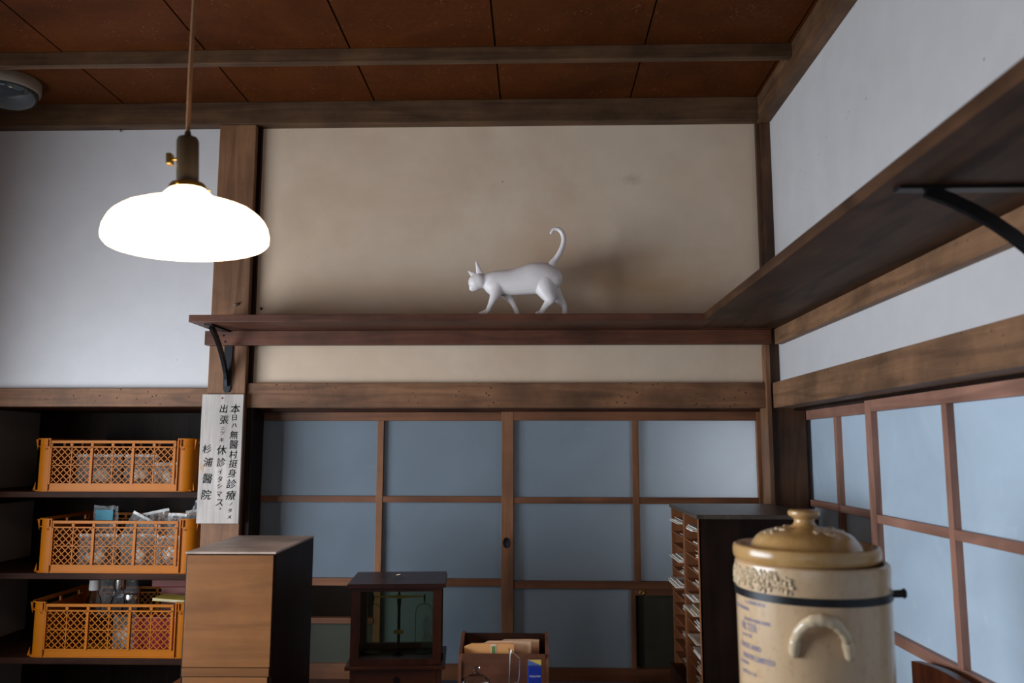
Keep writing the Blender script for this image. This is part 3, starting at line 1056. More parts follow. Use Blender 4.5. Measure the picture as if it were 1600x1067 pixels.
def make_crate(label, loc, rz):
    W, H, D = 0.632, 0.198, 0.40
    t = thing('plastic_crate', label, 'crate', loc, rz, 'orange plastic crates on the alcove shelves')
    x0 = -W / 2 + 0.075
    cw = 0.0785
    xe = x0 + 6 * cw
    for ff, nm in ((0.0, 'front_panel'), (D - 0.004, 'rear_panel')):
        bm = bmesh.new()
        zb, zt = 0.030, 0.163
        box(bm, x0 - 0.01, xe + 0.01, ff, ff + 0.004, 0.004, 0.028)
        box(bm, x0 - 0.01, xe + 0.01, ff - 0.004, ff + 0.004, 0.0, 0.005)
        box(bm, x0 - 0.005, xe + 0.005, ff - 0.003, ff + 0.004, 0.026, 0.030)
        box(bm, x0 - 0.005, xe + 0.005, ff - 0.004, ff + 0.004, zt, zt + 0.005)
        box(bm, x0 - 0.004, xe + 0.004, ff - 0.004, ff + 0.005, 0.180, 0.190)
        for k in range(6):
            for j in range(2):
                z = zb + j * (zt - zb) / 2
                lattice(bm, x0 + k * cw + 0.002, z + 0.001, cw - 0.004, (zt - zb) / 2 - 0.002, ff, ff + 0.0035)
        box(bm, x0, xe, ff, ff + 0.0035, (zb + zt) / 2 - 0.0015, (zb + zt) / 2 + 0.0015)
        for k in range(7):
            th = 0.0045 if k in (0, 2, 4, 6) else 0.0018
            dp = -0.006 if k in (0, 2, 4, 6) else -0.001
            box(bm, x0 + k * cw - th, x0 + k * cw + th, ff + dp, ff + 0.004, 0.028, zt)
            box(bm, x0 + k * cw - 0.005, x0 + k * cw + 0.005, ff - 0.004, ff + 0.004, zt, 0.182)
        obj(nm, bm, 'orange', t)
    # rounded corner columns with a rim and small gussets
    for sx in (-1, 1):
        for sy in (0, 1):
            bm = bmesh.new()
            rad = 0.042
            yy = rad if sy == 0 else D - rad
            cx = sx * (W / 2 - 0.014 - rad)
            ang0 = -90 if sy == 0 else 90
            pts = []
            for q in range(13):
                a = R(ang0 + (q / 12 * 90) * (1 if sy == 0 else -1))
                pts.append((cx + sx * rad * math.cos(a) * 1.0, yy + rad * math.sin(a)))
            xin = sx * (W / 2 - 0.072)
            ye = 0.0 if sy == 0 else D
            outer = [(xin, ye)] + pts
            inner = [(xin, ye + (0.004 if sy == 0 else -0.004))] + [(cx + (px_ - cx) * 0.9, yy + (py_ - yy) * 0.9) for px_, py_ in pts]
            prism(bm, outer + inner[::-1], 'Z', 0.0, H)
            # rims, top and foot
            for z0_, z1_, g in ((H - 0.004, H, 0.010), (H - 0.032, H - 0.029, 0.008), (0.0, 0.003, 0.009)):
                ol = [(cx + (px_ - cx) * (1 + g / rad), yy + (py_ - yy) * (1 + g * 0.6 / rad)) for px_, py_ in pts]
                prism(bm, [(xin, ye - (g * 0.6 if sy == 0 else -g * 0.6))] + ol + inner[::-1], 'Z', z0_, z1_)
            # vertical ribs
            yr = (ye - 0.007, ye + 0.003) if sy == 0 else (ye - 0.003, ye + 0.007)
            box(bm, xin - 0.002, xin + 0.002, yr[0], yr[1], 0, H)
            box(bm, xin + sx * 0.010 - 0.0015, xin + sx * 0.010 + 0.0015, yr[0], yr[1], H - 0.032, H)
            # gussets near the outer edge
            gx = sx * (W / 2 - 0.016)
            gy = ye + (0.012 if sy == 0 else -0.012)
            for zz in ((H - 0.004, H - 0.045), (0.003, 0.035)):
                v_ = [(gx - 0.001, zz[0]), (gx + 0.0, zz[0]), ]
                p0 = bm.verts.new((gx, gy, zz[0]))
                p1 = bm.verts.new((gx + sx * 0.007, gy - 0.004, zz[0]))
                p2 = bm.verts.new((gx, gy, zz[1]))
                p3 = bm.verts.new((gx, gy + 0.004, zz[0]))
                bm.faces.new((p0, p1, p2))
                bm.faces.new((p3, p2, p1))
                bm.faces.new((p0, p3, p1))
            # round stacking hole
            b2 = bmesh.new()
            lathe(b2, [(0.0045, 0), (0.0045, 0.002), (0.003, 0.002), (0.003, 0)], 14)
            merge(bm, b2, Matrix.Translation((xin + sx * 0.016, ye - 0.001, H - 0.040)) @ Matrix.Rotation(R(90), 4, 'X'))
            obj('corner_post', bm, 'orange', t, True)
    for sx in (-1, 1):
        bm = bmesh.new()
        xa, xb = sorted((sx * (W / 2 - 0.016), sx * (W / 2 - 0.012)))
        box(bm, xa, xb, 0.045, D - 0.045, 0.0, H - 0.03)
        box(bm, xa - 0.003, xb + 0.003, 0.045, D - 0.045, H - 0.012, H)
        for k in range(3):
            y = 0.06 + k * (D - 0.13) / 2
            box(bm, xa - 0.002, xb + 0.002, y, y + 0.008, H - 0.03, H - 0.012)
        obj('side_panel', bm, 'orange', t)
    obj('crate_base', bx(-W / 2 + 0.02, W / 2 - 0.02, 0.006, D - 0.006, 0.0015, 0.005), 'orange', t)
    return t


YC = 0.096
C1 = make_crate('orange plastic crate, topmost of the three in the alcove', (-1.591, YC, 1.4862), R(0.6))
C2 = make_crate('orange plastic crate, middle one, heaped with clear plastic bags', (-1.566, YC, 1.1882), R(-0.2))
C3 = make_crate('orange plastic crate, lowest one, holding bottles and a red case', (-1.567, YC, 0.8872), R(0.3))


def bag(name, label, cat, loc, size, rx=0, ry=0, rz=0, m='film', seed=0, group=None, fill=None, strip=True):
    """crumpled clear bag: a pinched pillow with a sealed top strip"""
    bm = bmesh.new()
    n, k = 14, 12
    w2, h2, d2 = size[0] / 2, size[2], size[1] / 2
    grid = {}
    for s in (-1, 1):
        for i in range(n + 1):
            for j in range(k + 1):
                u, v = i / n * 2 - 1, j / k
                puff = max(0.0, (1 - abs(u) ** 2.5)) * max(0.0, math.sin(PI * min(1, v * 1.05)) ** 0.6 if v < 0.95 else 0)
                nn = noise.noise(Vector((u * 2.6 + seed, v * 3.2, s * 3 + seed * 1.7)))
                n3 = noise.noise(Vector((u * 6 + seed, v * 7, s * 2)))
                y = s * d2 * puff * (0.75 + 0.5 * nn) + 0.006 * n3
                x = u * w2 * (1 - 0.05 * puff) + 0.004 * nn
                z = v * h2 + 0.006 * nn * (0.3 + v)
                grid[(s, i, j)] = bm.verts.new((x, y, z))
    for s in (-1, 1):
        for i in range(n):
            for j in range(k):
                bm.faces.new([grid[(s, i + a, j + b_)] for a, b_ in ((0, 0), (1, 0), (1, 1), (0, 1))])
    t = thing(name, label, cat, loc, 0, group)
    t.rotation_euler = (rx, ry, rz)
    obj('plastic_film', bm, m, t)
    if strip:
        b3 = bmesh.new()
        sweep_flat(b3, [(-w2, 0, h2 - 0.004), (0, 0.003, h2 - 0.003), (w2, 0, h2 - 0.004)], 0.010, 0.0012, (0, 0, 1))
        obj('seal_strip', b3, 'white_plastic', t)
    if fill:
        b4 = bmesh.new()
        for q in range(3):
            blob(b4, (random.uniform(-.4, .4) * w2, 0, h2 * random.uniform(0.2, 0.6)), (w2 * 0.3, d2 * 0.35, h2 * 0.16), 2)
        obj('contents', b4, fill, t, True)
    return t


zc2 = 1.1882 + 0.006
bg = 'clear plastic bags in the middle crate'
# middle crate: heap of bags
bag('plastic_bag', 'flat clear packet with a bright blue print at the left end of the middle crate', 'bag', (-1.715, 0.30, zc2 + 0.075), (0.10, 0.012, 0.150), group=bg, strip=False)
o = bx(-0.035, 0.035, -0.012, -0.010, 0.095, 0.135)
cyo = obj('blue_packet', o, 'cyan')
cyo.parent = [x for x in col.objects if x.name.startswith('plastic_bag')][-1]
bag('plastic_bag', 'clear bag leaning to the right with white sealed edge in the middle crate', 'bag', (-1.553, 0.165, zc2 + 0.055), (0.12, 0.05, 0.15), 0, R(28), 0, seed=2, group=bg, fill='green')
bag('plastic_bag', 'crumpled clear bag sagging in the centre of the middle crate', 'bag', (-1.440, 0.19, zc2 + 0.080), (0.11, 0.07, 0.135), 0, R(-12), R(10), seed=4, group=bg, fill='paper_cream')
bag('plastic_bag', 'small clear bag with white label right of centre in the middle crate', 'bag', (-1.375, 0.17, zc2 + 0.080), (0.07, 0.04, 0.125), 0, R(3), 0, seed=6, group=bg, fill='white_plastic')
bag('plastic_bag', 'clear bag standing highest at the right of the middle crate, with white strip', 'bag', (-1.375, 0.33, zc2 + 0.09), (0.09, 0.05, 0.15), 0, R(20), 0, seed=8, group=bg, fill='paper')
bag('plastic_bag', 'clear bag filling the right end of the middle crate', 'bag', (-1.310, 0.25, zc2 + 0.065), (0.085, 0.07, 0.15), 0, R(-6), R(12), seed=10, group=bg, fill='paper_cream')
bag('plastic_bag', 'clear bag low in the left half of the middle crate', 'bag', (-1.68, 0.19, zc2 + 0.005), (0.15, 0.08, 0.12), seed=12, group=bg, fill='paper_cream')
bag('plastic_bag', 'clear bag low behind the centre lattice of the middle crate', 'bag', (-1.50, 0.15, zc2 + 0.005), (0.14, 0.06, 0.125), seed=14, group=bg, fill='paper')
bag('plastic_bag', 'clear bag low behind the right lattice of the middle crate', 'bag', (-1.37, 0.13, zc2 + 0.005), (0.12, 0.04, 0.12), seed=16, group=bg, fill='paper')
# top crate
zc1 = 1.4862 + 0.006
bg = 'clear plastic bags in the top crate'
bag('plastic_bag', 'clear bag of pale blister packs at the right end of the top crate', 'bag', (-1.40, 0.14, zc1), (0.12, 0.05, 0.10), seed=21, group=bg, fill='paper')
bag('plastic_bag', 'clear bag slumped right of centre in the top crate', 'bag', (-1.52, 0.17, zc1), (0.13, 0.08, 0.13), seed=23, group=bg, fill='paper_cream')
bag('plastic_bag', 'clear bag slumped at the left in the top crate', 'bag', (-1.70, 0.20, zc1), (0.18, 0.10, 0.13), seed=25, group=bg, fill='paper_cream')
# lowest crate
zc3 = 0.8872 + 0.006


def bottle(name, label, loc, r, h, capm, body='vessel', group='glass bottles in the lowest crate'):
    t = thing(name, label, 'bottle', loc, 0, group)
    bm = bmesh.new()
    lathe(bm, [(0, 0.001), (r * 0.95, 0.001), (r, 0.006), (r, h * 0.62), (r * 0.9, h * 0.70), (r * 0.55, h * 0.78), (r * 0.5, h * 0.88), (r * 0.5, h * 0.9)], 28)
    obj('bottle_body', bm, body, t, True)
    bm = bmesh.new()
    lathe(bm, [(0, h * 0.84), (r * 0.72, h * 0.84), (r * 0.75, h * 0.86), (r * 0.72, h), (0, h * 1.005)], 28)
    obj('bottle_cap', bm, capm, t, True)


bottle('glass_bottle', 'clear bottle with a white cap at the left in the lowest crate', (-1.730, 0.28, zc3), 0.028, 0.242, 'white_plastic')
bottle('glass_bottle', 'clear bottle with a silver cap beside the white-capped one', (-1.645, 0.31, zc3), 0.030, 0.240, 'steel')
bag('plastic_bag', 'cloudy plastic bag standing behind the bottles of the lowest crate', 'bag', (-1.70, 0.40, zc3 + 0.08), (0.17, 0.07, 0.185), seed=31, strip=False)
bm = bmesh.new()
lathe(bm, [(0, 0), (0.026, 0), (0.026, 0.018), (0.025, 0.02), (0, 0.021)], 32)
t = thing('jar', 'jar with a round silver lid in the middle of the lowest crate', 'jar', (-1.555, 0.22, zc3))
b2 = bmesh.new()
lathe(b2, [(0, 0.001), (0.027, 0.001), (0.03, 0.01), (0.03, 0.15), (0.024, 0.165), (0.0235, 0.182)], 28)
obj('jar_body', b2, 'vessel', t, True)
obj('jar_lid', bm, 'steel', t, True, off=(0, 0, 0.18))
t = thing('red_case', 'dull red flat case lying across the back right of the lowest crate', 'case', (-1.40, 0.42, 1.10), R(4))
obj('case_body', bx(-0.13, 0.17, -0.09, 0.07, 0, 0.030, bev=0.004), 'red_card', t)
obj('case_lid', bx(-0.132, 0.172, -0.092, 0.072, 0.0305, 0.042, bev=0.004), 'red_card', t)
o = tag(obj('support_box', bx(-0.10, 0.13, -0.06, 0.05, 0, 1.0995 - zc3), 'red_card'), 'dark red box standing under the dull red case in the lowest crate', 'box')
o.location = (-1.40, 0.42, zc3)
o = tag(obj('red_box', bx(-0.09, 0.115, -0.035, 0.035, 0, 0.13, bev=0.003), 'red_plastic'), 'bright red box behind the right lattice of the lowest crate', 'box')
o.location = (-1.41, 0.175, zc3)
t = thing('notebook', 'thin yellow notebook on the bright red box in the lowest crate', 'notebook', (-1.385, 0.255, zc3 + 0.172), R(-3))
t.rotation_euler = (R(0), R(3), R(-4))
obj('cover', bx(-0.08, 0.06, -0.05, 0.05, 0, 0.002), 'yellow', t)
obj('pages', bx(-0.079, 0.059, -0.049, 0.049, 0.002, 0.008), 'paper_cream', t)
obj('cover', bx(-0.08, 0.06, -0.05, 0.05, 0.008, 0.010), 'yellow', t)
bag('plastic_bag', 'clear bag with white packets in the centre of the lowest crate', 'bag', (-1.535, 0.145, zc3), (0.09, 0.04, 0.13), seed=33, fill='paper', strip=False)

# ------------------------------------------------------------------ wooden notice
SW, SH = 0.151, 0.457
sg = thing('wooden_notice', 'pale vertical wooden board with black brushed writing on the post', 'notice board', (-1.127, -0.0515, 1.384))
obj('board', bx(-SW / 2, SW / 2, -0.008, 0.006, 0, SH, bev=0.0015), 'sign_wood', sg)
bm = bmesh.new()


def put(ch, u, v, size, ang=0.0, sx=1.0):
    x = -SW / 2 + u * SW
    z = SH - v * SH
    m = Matrix.Translation((x, -0.0086, z)) @ Matrix.Rotation(R(90), 4, 'X') @ Matrix.Rotation(R(ang), 4, 'Z') @ Matrix.Diagonal((sx, 1, 1, 1))
    for dx in (-0.0005, 0.0, 0.0005):
        glyph(bm, ch, size, Matrix.Translation((dx, -abs(dx) * 0.1, dx * 0.6)) @ m, shear=0.10)


def vv(y):
    return (y - 70) / 935


for ch, y, u, s in (('本', 178, .81, .036), ('日', 242, .80, .024), ('ハ', 298, .80, .020), ('無', 368, .80, .031), ('醫', 438, .81, .034), ('村', 510, .81, .031), ('挺', 577, .82, .032),
                    ('身', 645, .80, .032), ('診', 722, .80, .035), ('療', 803, .80, .036), ('ノ', 866, .80, .015), ('タ', 912, .79, .017), ('メ', 958, .78, .018)):
    put(ch, u, vv(y), s, random.uniform(-4, 5))
for ch, y, u, s in (('出', 176, .53, .032), ('張', 258, .56, .033), ('ニ', 320, .53, .015), ('ツ', 355, .53, .018), ('キ', 405, .52, .018), ('休', 478, .53, .036), ('診', 566, .53, .033),
                    ('イ', 634, .52, .018), ('タ', 688, .52, .022), ('シ', 738, .52, .020), ('マ', 796, .52, .023), ('ス', 856, .53, .031), ('。', 900, .56, .018)):
    put(ch, u, vv(y), s, random.uniform(-5, 5))
for ch, y, u, s in (('杉', 470, .17, .033), ('浦', 565, .22, .034), ('醫', 685, .22, .038), ('院', 800, .21, .037)):
    put(ch, u, vv(y), s, random.uniform(-3, 4))
obj('lettering', bm, 'ink', sg)
bm = bmesh.new()
rp = random.Random(11)
for q in range(26):
    if q == 22:
        obj('peeled_patch', bm, 'peel', sg)
        bm = bmesh.new()
    u, v = (rp.gauss(0.10, 0.05), rp.gauss(0.56, 0.05)) if q < 22 else (rp.gauss(0.47, 0.03), rp.gauss(0.345, 0.012))
    if u < 0.02:
        continue
    blob(bm, (-SW / 2 + u * SW, -0.0081, SH - v * SH), (rp.uniform(.001, .003), 0.0003, rp.uniform(.002, .006)), 1)
obj('peeled_patch', bm, 'peel', sg)
bm = bmesh.new()
blob(bm, (-0.002, -0.0095, SH - 0.014), (0.0035, 0.0015, 0.0035), 1)
obj('nail_head', bm, 'red_card', sg)

# ------------------------------------------------------------------ tables
def table(label, x0, x1, y0, y1, z, m='red_wood_x'):
    t = thing('table', label, 'table', ((x0 + x1) / 2, (y0 + y1) / 2, 0))
    off = (-(x0 + x1) / 2, -(y0 + y1) / 2, 0)
    obj('tabletop', bx(x0, x1, y0, y1, z - 0.03, z, bev=0.003), m, t, off=off)
    bm = bmesh.new()
    box(bm, x0 + 0.03, x1 - 0.03, y0 + 0.03, y0 + 0.05, z - 0.11, z - 0.03)
    box(bm, x0 + 0.03, x1 - 0.03, y1 - 0.05, y1 - 0.03, z - 0.11, z - 0.03)
    box(bm, x0 + 0.03, x0 + 0.05, y0 + 0.05, y1 - 0.05, z - 0.11, z - 0.03)
    box(bm, x1 - 0.05, x1 - 0.03, y0 + 0.05, y1 - 0.05, z - 0.11, z - 0.03)
    obj('apron', bm, 'dark_wood_x', t, off=off)
    for a in (x0 + 0.03, x1 - 0.075):
        for b_ in (y0 + 0.03, y1 - 0.075):
            obj('leg', bx(a, a + 0.045, b_, b_ + 0.045, 0.0005, z - 0.03), 'dark_wood', t, off=off)
    return t


table('dark reddish wooden table along the sliding doors under the cabinets and scales', -1.17, 0.82, -0.98, -0.2, 0.90)

# ------------------------------------------------------------------ tall wooden box, left
tb = thing('wooden_box', 'tall light brown wooden box with dark edges left of the balance case', 'box', (-0.808, -0.595, 0.90), R(1.2))
w2, d2_, h = 0.1185, 0.205, 0.478
obj('carcass', bx(-w2, w2, -d2_ + 0.006, d2_, 0.0005, h - 0.006, bev=0.002), 'dark_wood', tb)
obj('top_panel', bx(-w2 - 0.001, w2 + 0.001, -d2_ + 0.002, d2_, h - 0.006, h, bev=0.0015), 'box_top', tb)
obj('front_panel', bx(-w2 + 0.005, w2 - 0.005, -d2_ + 0.001, -d2_ + 0.006, 0.186, h - 0.009, bev=0.001), 'box_wood', tb)
obj('front_rail', bx(-w2 + 0.005, w2 - 0.006, -d2_ + 0.000, -d2_ + 0.006, 0.163, 0.184, bev=0.001), 'box_wood', tb)
obj('front_panel', bx(-w2 + 0.007, w2 - 0.010, -d2_ + 0.002, -d2_ + 0.006, 0.01, 0.161, bev=0.001), 'box_wood', tb)

# ------------------------------------------------------------------ balance case and balance
bc = thing('balance_case', 'small mahogany glass-sided case with a drawer on the table', 'display case', (-0.432, -0.325, 0.90), R(5))
x0, x1, y0, y1 = -0.136, 0.136, -0.115, 0.11
bm = bmesh.new()
for a in (x0, x1 - 0.026):
    for b_ in (y0, y1 - 0.022):
        box(bm, a, a + 0.026, b_, b_ + 0.022, 0.105, 0.330, bev=0.0015)
for b_ in (y0, y1 - 0.02):
    box(bm, x0 + 0.026, x1 - 0.026, b_, b_ + 0.018, 0.318, 0.330)
    box(bm, x0 + 0.026, x1 - 0.026, b_, b_ + 0.018, 0.105, 0.122)
for a in (x0, x1 - 0.018):
    box(bm, a, a + 0.018, y0 + 0.022, y1 - 0.022, 0.318, 0.330)
    box(bm, a, a + 0.018, y0 + 0.022, y1 - 0.022, 0.105, 0.122)
obj('case_frame', bm, 'red_wood', bc)
bm = bmesh.new()
prism(bm, [(-0.149, 0.331), (0.149, 0.331), (0.146, 0.343), (-0.146, 0.343)], 'Y', -0.128, 0.122)
obj('case_lid', bm, 'red_wood_x', bc)
bm = bmesh.new()
tube(bm, [(-0.018, 0.0, 0.3435), (-0.012, 0, 0.350), (0.0, 0, 0.352), (0.012, 0, 0.350), (0.018, 0, 0.3435)], 0.0014, 8)
obj('lid_ring', bm, 'steel', bc, True)
bm = bmesh.new()
for yy in (y0 + 0.008, y1 - 0.010):
    box(bm, x0 + 0.024, x1 - 0.024, yy, yy + 0.0015, 0.12, 0.32)
for xx in (x0 + 0.008, x1 - 0.010):
    box(bm, xx, xx + 0.0015, y0 + 0.02, y1 - 0.02, 0.12, 0.32)
obj('glass_pane', bm, 'glass', bc)
bm = bx(-0.149, 0.149, -0.13, 0.122, 0.093, 0.105, bev=0.003)
box(bm, -0.135, 0.135, -0.115, 0.11, 0.030, 0.093)
for a in (-0.12, 0.10):
    for b_ in (-0.108, 0.085):
        box(bm, a, a + 0.02, b_, b_ + 0.02, 0.0005, 0.03)
obj('case_base', bm, 'red_wood_x', bc)
dr = obj('drawer', bx(-0.122, 0.122, -0.118, -0.1145, 0.036, 0.088, bev=0.0012), 'red_wood_x', bc)
bm = bmesh.new()
lathe(bm, [(0.0, 0.012), (0.007, 0.0115), (0.009, 0.008), (0.005, 0.004), (0.005, 0)], 20)
bm.transform(Matrix.Translation((0.005, -0.118, 0.064)) @ Matrix.Rotation(R(90), 4, 'X'))
obj('drawer_knob', bm, 'iron', dr, True)
# turning hinges on the right post
bm = bmesh.new()
tube(bm, [(0.130, -0.10, 0.112), (0.137, -0.10, 0.112), (0.139, -0.10, 0.135)], 0.004, 10)
obj('side_latch', bm, 'iron', bc, True)

bs = thing('balance_scale', 'brass beam balance standing inside the glass case', 'balance scale', (-0.432, -0.325, 1.0055), R(5))
bm = bmesh.new()
lathe(bm, [(0, 0), (0.018, 0), (0.018, 0.004), (0.008, 0.008), (0.0045, 0.014), (0.0045, 0.150), (0.0065, 0.155), (0.0065, 0.175), (0.004, 0.185), (0.0018, 0.195), (0, 0.205)], 24)
bmf = bm
obj('column', bmf, 'iron', bs, True)
bm = bmesh.new()
prism(bm, [(-0.080, 0.1775), (-0.03, 0.1765), (0, 0.1735), (0.03, 0.1765), (0.080, 0.1775), (0.080, 0.181), (0, 0.1845), (-0.080, 0.181)], 'Y', -0.009, -0.0065)
obj('beam', bm, 'brass', bs)
bm = bx(-0.0155, 0.0155, -0.0065, -0.0045, 0.0665, 0.0775)
obj('index_plate', bm, 'brass', bs)
for s in (-1, 1):
    bm = bmesh.new()
    x = s * 0.080
    tube(bm, [(x, -0.008, 0.186), (x, -0.008, 0.166)], 0.0028, 8)
    tube(bm, [(x, -0.008, 0.166), (x, -0.008, 0.158)], 0.001, 6)
    obj('hanger', bm, 'iron', bs)
    bm = bmesh.new()
    n = 12
    pts = [(x - 0.027, -0.008, 0.012)]
    for i in range(n + 1):
        a = PI - PI * i / n
        pts.append((x + 0.027 * math.cos(a), -0.008, 0.132 + 0.026 * math.sin(a)))
    pts.append((x + 0.027, -0.008, 0.012))
    tube(bm, pts, 0.0009, 6)
    st = obj('stirrup', bm, 'iron', bs)
    bm = bmesh.new()
    lathe(bm, [(0, 0.0095), (0.024, 0.010), (0.028, 0.0125), (0.0275, 0.0135), (0, 0.0115)], 28, cx=x, cy=-0.008)
    obj('weighing_pan', bm, 'iron', bs, True)
bm = bmesh.new()
lathe(bm, [(0, 0.0), (0.012, 0.0), (0.020, 0.006), (0.0235, 0.025), (0.021, 0.042), (0.0145, 0.052), (0.012, 0.058), (0.0155, 0.066), (0.0185, 0.080), (0.016, 0.096), (0.009, 0.105), (0.006, 0.112)], 32)
bm.transform(Matrix.Diagonal((0.8, 0.8, 0.95, 1)))
o = tag(obj('glass_vessel', bm, M['film'], smooth=True), 'cloudy gourd-shaped glass vessel inside the case at the right', 'vessel')
o.location = (-0.3500, -0.262, 1.0056)

# ------------------------------------------------------------------ letter rack
lr = thing('letter_rack', 'brown wooden letter rack holding brown envelopes at the bottom of the picture', 'letter rack', (-0.084, -0.74, 0.90))
hw = 0.116
bm = bx(-hw + 0.008, hw - 0.008, -0.06, -0.053, 0.0, 0.225, bev=0.001)
obj('front_panel', bm, 'rack_wood', lr)
obj('rear_panel', bx(-hw + 0.002, hw - 0.002, 0.053, 0.060, 0.0, 0.252, bev=0.001), 'dark_wood_x', lr)
for s in (-1, 1):
    bm = bmesh.new()
    xa, xb = sorted((s * hw, s * (hw - 0.008)))
    poly = [(-0.064, 0.0), (0.064, 0.0), (0.064, 0.256), (0.04, 0.256), (0.0, 0.240), (-0.035, 0.232), (-0.055, 0.222), (-0.064, 0.200)]
    prism(bm, poly, 'X', xa, xb)
    obj('side_panel', bm, 'rack_wood', lr)
obj('base', bx(-hw + 0.008, hw - 0.008, -0.053, 0.053, 0.0005, 0.008), 'rack_wood', lr)
for (lab, xa, xb, yy, zt, m) in (('orange-brown envelope at the front of the letter rack with a green printed patch', -0.104, 0.026, -0.030, 0.2335, 'kraft'),
                                 ('pale brown envelope in the middle of the letter rack', -0.06, 0.070, -0.005, 0.2345, 'kraft_pale'),
                                 ('palest brown paper sheaf at the right rear of the letter rack', -0.02, 0.092, 0.022, 0.2325, 'kraft_pale')):
    bm = bmesh.new()
    poly = [(xa, 0.0), (xb, 0.0), (xb, zt), (xb - 0.02, zt + 0.001), (xa + 0.02, zt), (xa, zt - 0.008)]
    prism(bm, poly, 'Y', -0.004, 0.004)
    t = thing('envelope', lab, 'envelope', (-0.084, -0.74 + yy, 0.909), 0, 'envelopes in the letter rack')
    obj('envelope_paper', bm, m, t)
    if m == 'kraft':
        b2 = bx(-0.034, -0.020, -0.0047, -0.0041, 0.205, zt - 0.001)
        obj('paper_label', b2, 'paper_cream', t)
        b3 = bx(-0.032, -0.023, -0.0052, -0.0047, 0.208, 0.228)
        obj('green_print', b3, 'green', t)
    t.rotation_euler = (R(-2), 0, 0)
# bent wire holder in front
bm = bmesh.new()
pts = [(0, 0, 0.0), (0.0, 0, 0.150), (0.003, 0.0, 0.236), (0.006, 0, 0.246), (0.012, 0, 0.238), (0.02, 0, 0.230), (0.026, 0, 0.226), (0.0265, 0, 0.224), (0.026, 0, 0.180), (0.022, 0, 0.168), (0.0, 0, 0.163)]
tube(bm, pts, 0.0016, 8)
tube(bm, [(0.004, 0, 0.232), (-0.001, 0, 0.250)], 0.0014, 8)
b2 = bmesh.new()
lathe(b2, [(0, 0.0005), (0.035, 0.0005), (0.035, 0.006), (0, 0.008)], 32)
t = thing('wire_stand', 'bent steel wire loop stand in front of the letter rack', 'wire stand', (-0.068, -0.845, 0.90))
obj('wire', bm, 'steel', t, True)
obj('stand_base', b2, 'iron', t, True)
# blue carton
t = thing('blue_carton', 'small bright blue carton with a yellow corner beside the letter rack front', 'box', (-0.004, -0.86, 0.90), R(3))
obj('carton', bx(-0.0165, 0.0165, -0.012, 0.012, 0.0005, 0.211, bev=0.0006), 'blue', t)
bm = bmesh.new()
prism(bm, [(-0.0165, 0.2115), (0.0165, 0.2115), (0.0165, 0.2255), (-0.0165, 0.2255)], 'Y', 0.004, 0.006)
obj('carton_flap', bm, 'blue_pale', t)
bm = bmesh.new()
prism(bm, [(-0.0165, 0.2255), (0.0165, 0.2255), (0.0165, 0.2125)], 'Y', 0.0032, 0.0039)
obj('yellow_corner', bm, 'yellow', t)
bm = bmesh.new()
glyph(bm, 'TOOLS FILM', 0.0050, Matrix.Translation((0, -0.0124, 0.190)) @ Matrix.Rotation(R(90), 4, 'X'), bold=0.0001)
obj('lettering', bm, 'white_ink', t)
# glass dishes in front
for (x, y, r, z, lab) in ((-0.150, -0.86, 0.032, 0.2, 'cut glass lidded dish standing in front of the letter rack'),):
    t = thing('glass_dish', lab, 'glass dish', (x, y, 0.90))
    bm = bmesh.new()
    lathe(bm, [(0, 0.0005), (r * 0.8, 0.0005), (r, 0.01), (r, 0.16), (r * 1.08, 0.166), (r * 1.08, 0.17)], 40)
    obj('dish_body', bm, 'vessel', t, True)
    bm = bmesh.new()
    lathe(bm, [(r * 1.1, 0.171), (r * 1.05, 0.178), (r * 0.6, 0.188), (r * 0.2, 0.193), (r * 0.16, 0.198), (r * 0.32, 0.204), (r * 0.25, 0.210), (0, 0.212)], 14)
    obj('dish_lid', bm, 'vessel', t)

# ------------------------------------------------------------------ pigeonhole cabinet
pg = thing('pigeonhole_cabinet', 'dark pigeonhole cabinet stuffed with paper slips standing in the corner', 'cabinet', (0.612, -0.435, 0.90))
px0, px1, py0, py1, pz0, pz1 = -0.165, 0.165, -0.235, 0.235, 0.062, 0.556
bm = bx(px0 + 0.002, px1, py0, py0 + 0.014, pz0, pz1)
box(bm, px1 - 0.012, px1, py0 + 0.014, py1, pz0, pz1)
obj('outer_side', bm, 'dark_wood', pg)
obj('outer_side', bx(px0 + 0.002, px1 - 0.012, py1 - 0.012, py1, pz0, pz1), 'pig_wood', pg)
obj('front_edge', bx(px0, px0 + 0.006, py0, py0 + 0.012, pz0, pz1), 'pig_wood', pg)
obj('divider', bx(px0, px1 - 0.012, -0.020, 0.008, pz0, pz1), 'pig_wood', pg)
obj('cabinet_top', bx(px0 - 0.004, px1 + 0.002, py0 - 0.003, py1, pz1, pz1 + 0.012, bev=0.0015), 'pig_top', pg)
obj('plinth', bx(px0 - 0.012, px1 + 0.002, py0 - 0.003, py1, 0.0005, pz0, bev=0.002), 'dark_wood_x', pg)
rows = 13
stp = (pz1 - pz0) / rows
for k in range(1, rows):
    bm = bmesh.new()
    z = pz0 + k * stp
    box(bm, px0 + 0.003, px1 - 0.012, py0 + 0.014, -0.020, z - 0.0025, z)
    box(bm, px0 + 0.003, px1 - 0.012, 0.008, py1 - 0.012, z - 0.0025, z)
    obj('shelf', bm, 'pig_wood', pg)
ordn = ['topmost', 'second', 'third', 'fourth', 'fifth', 'sixth', 'seventh', 'eighth', 'ninth', 'tenth', 'eleventh', 'twelfth', 'lowest']
rnd = random.Random(3)
outs = {('n', 12): .012, ('f', 12): .014, ('f', 9): .012, ('f', 7): .022, ('n', 7): .014, ('n', 6): .014, ('n', 4): .008}
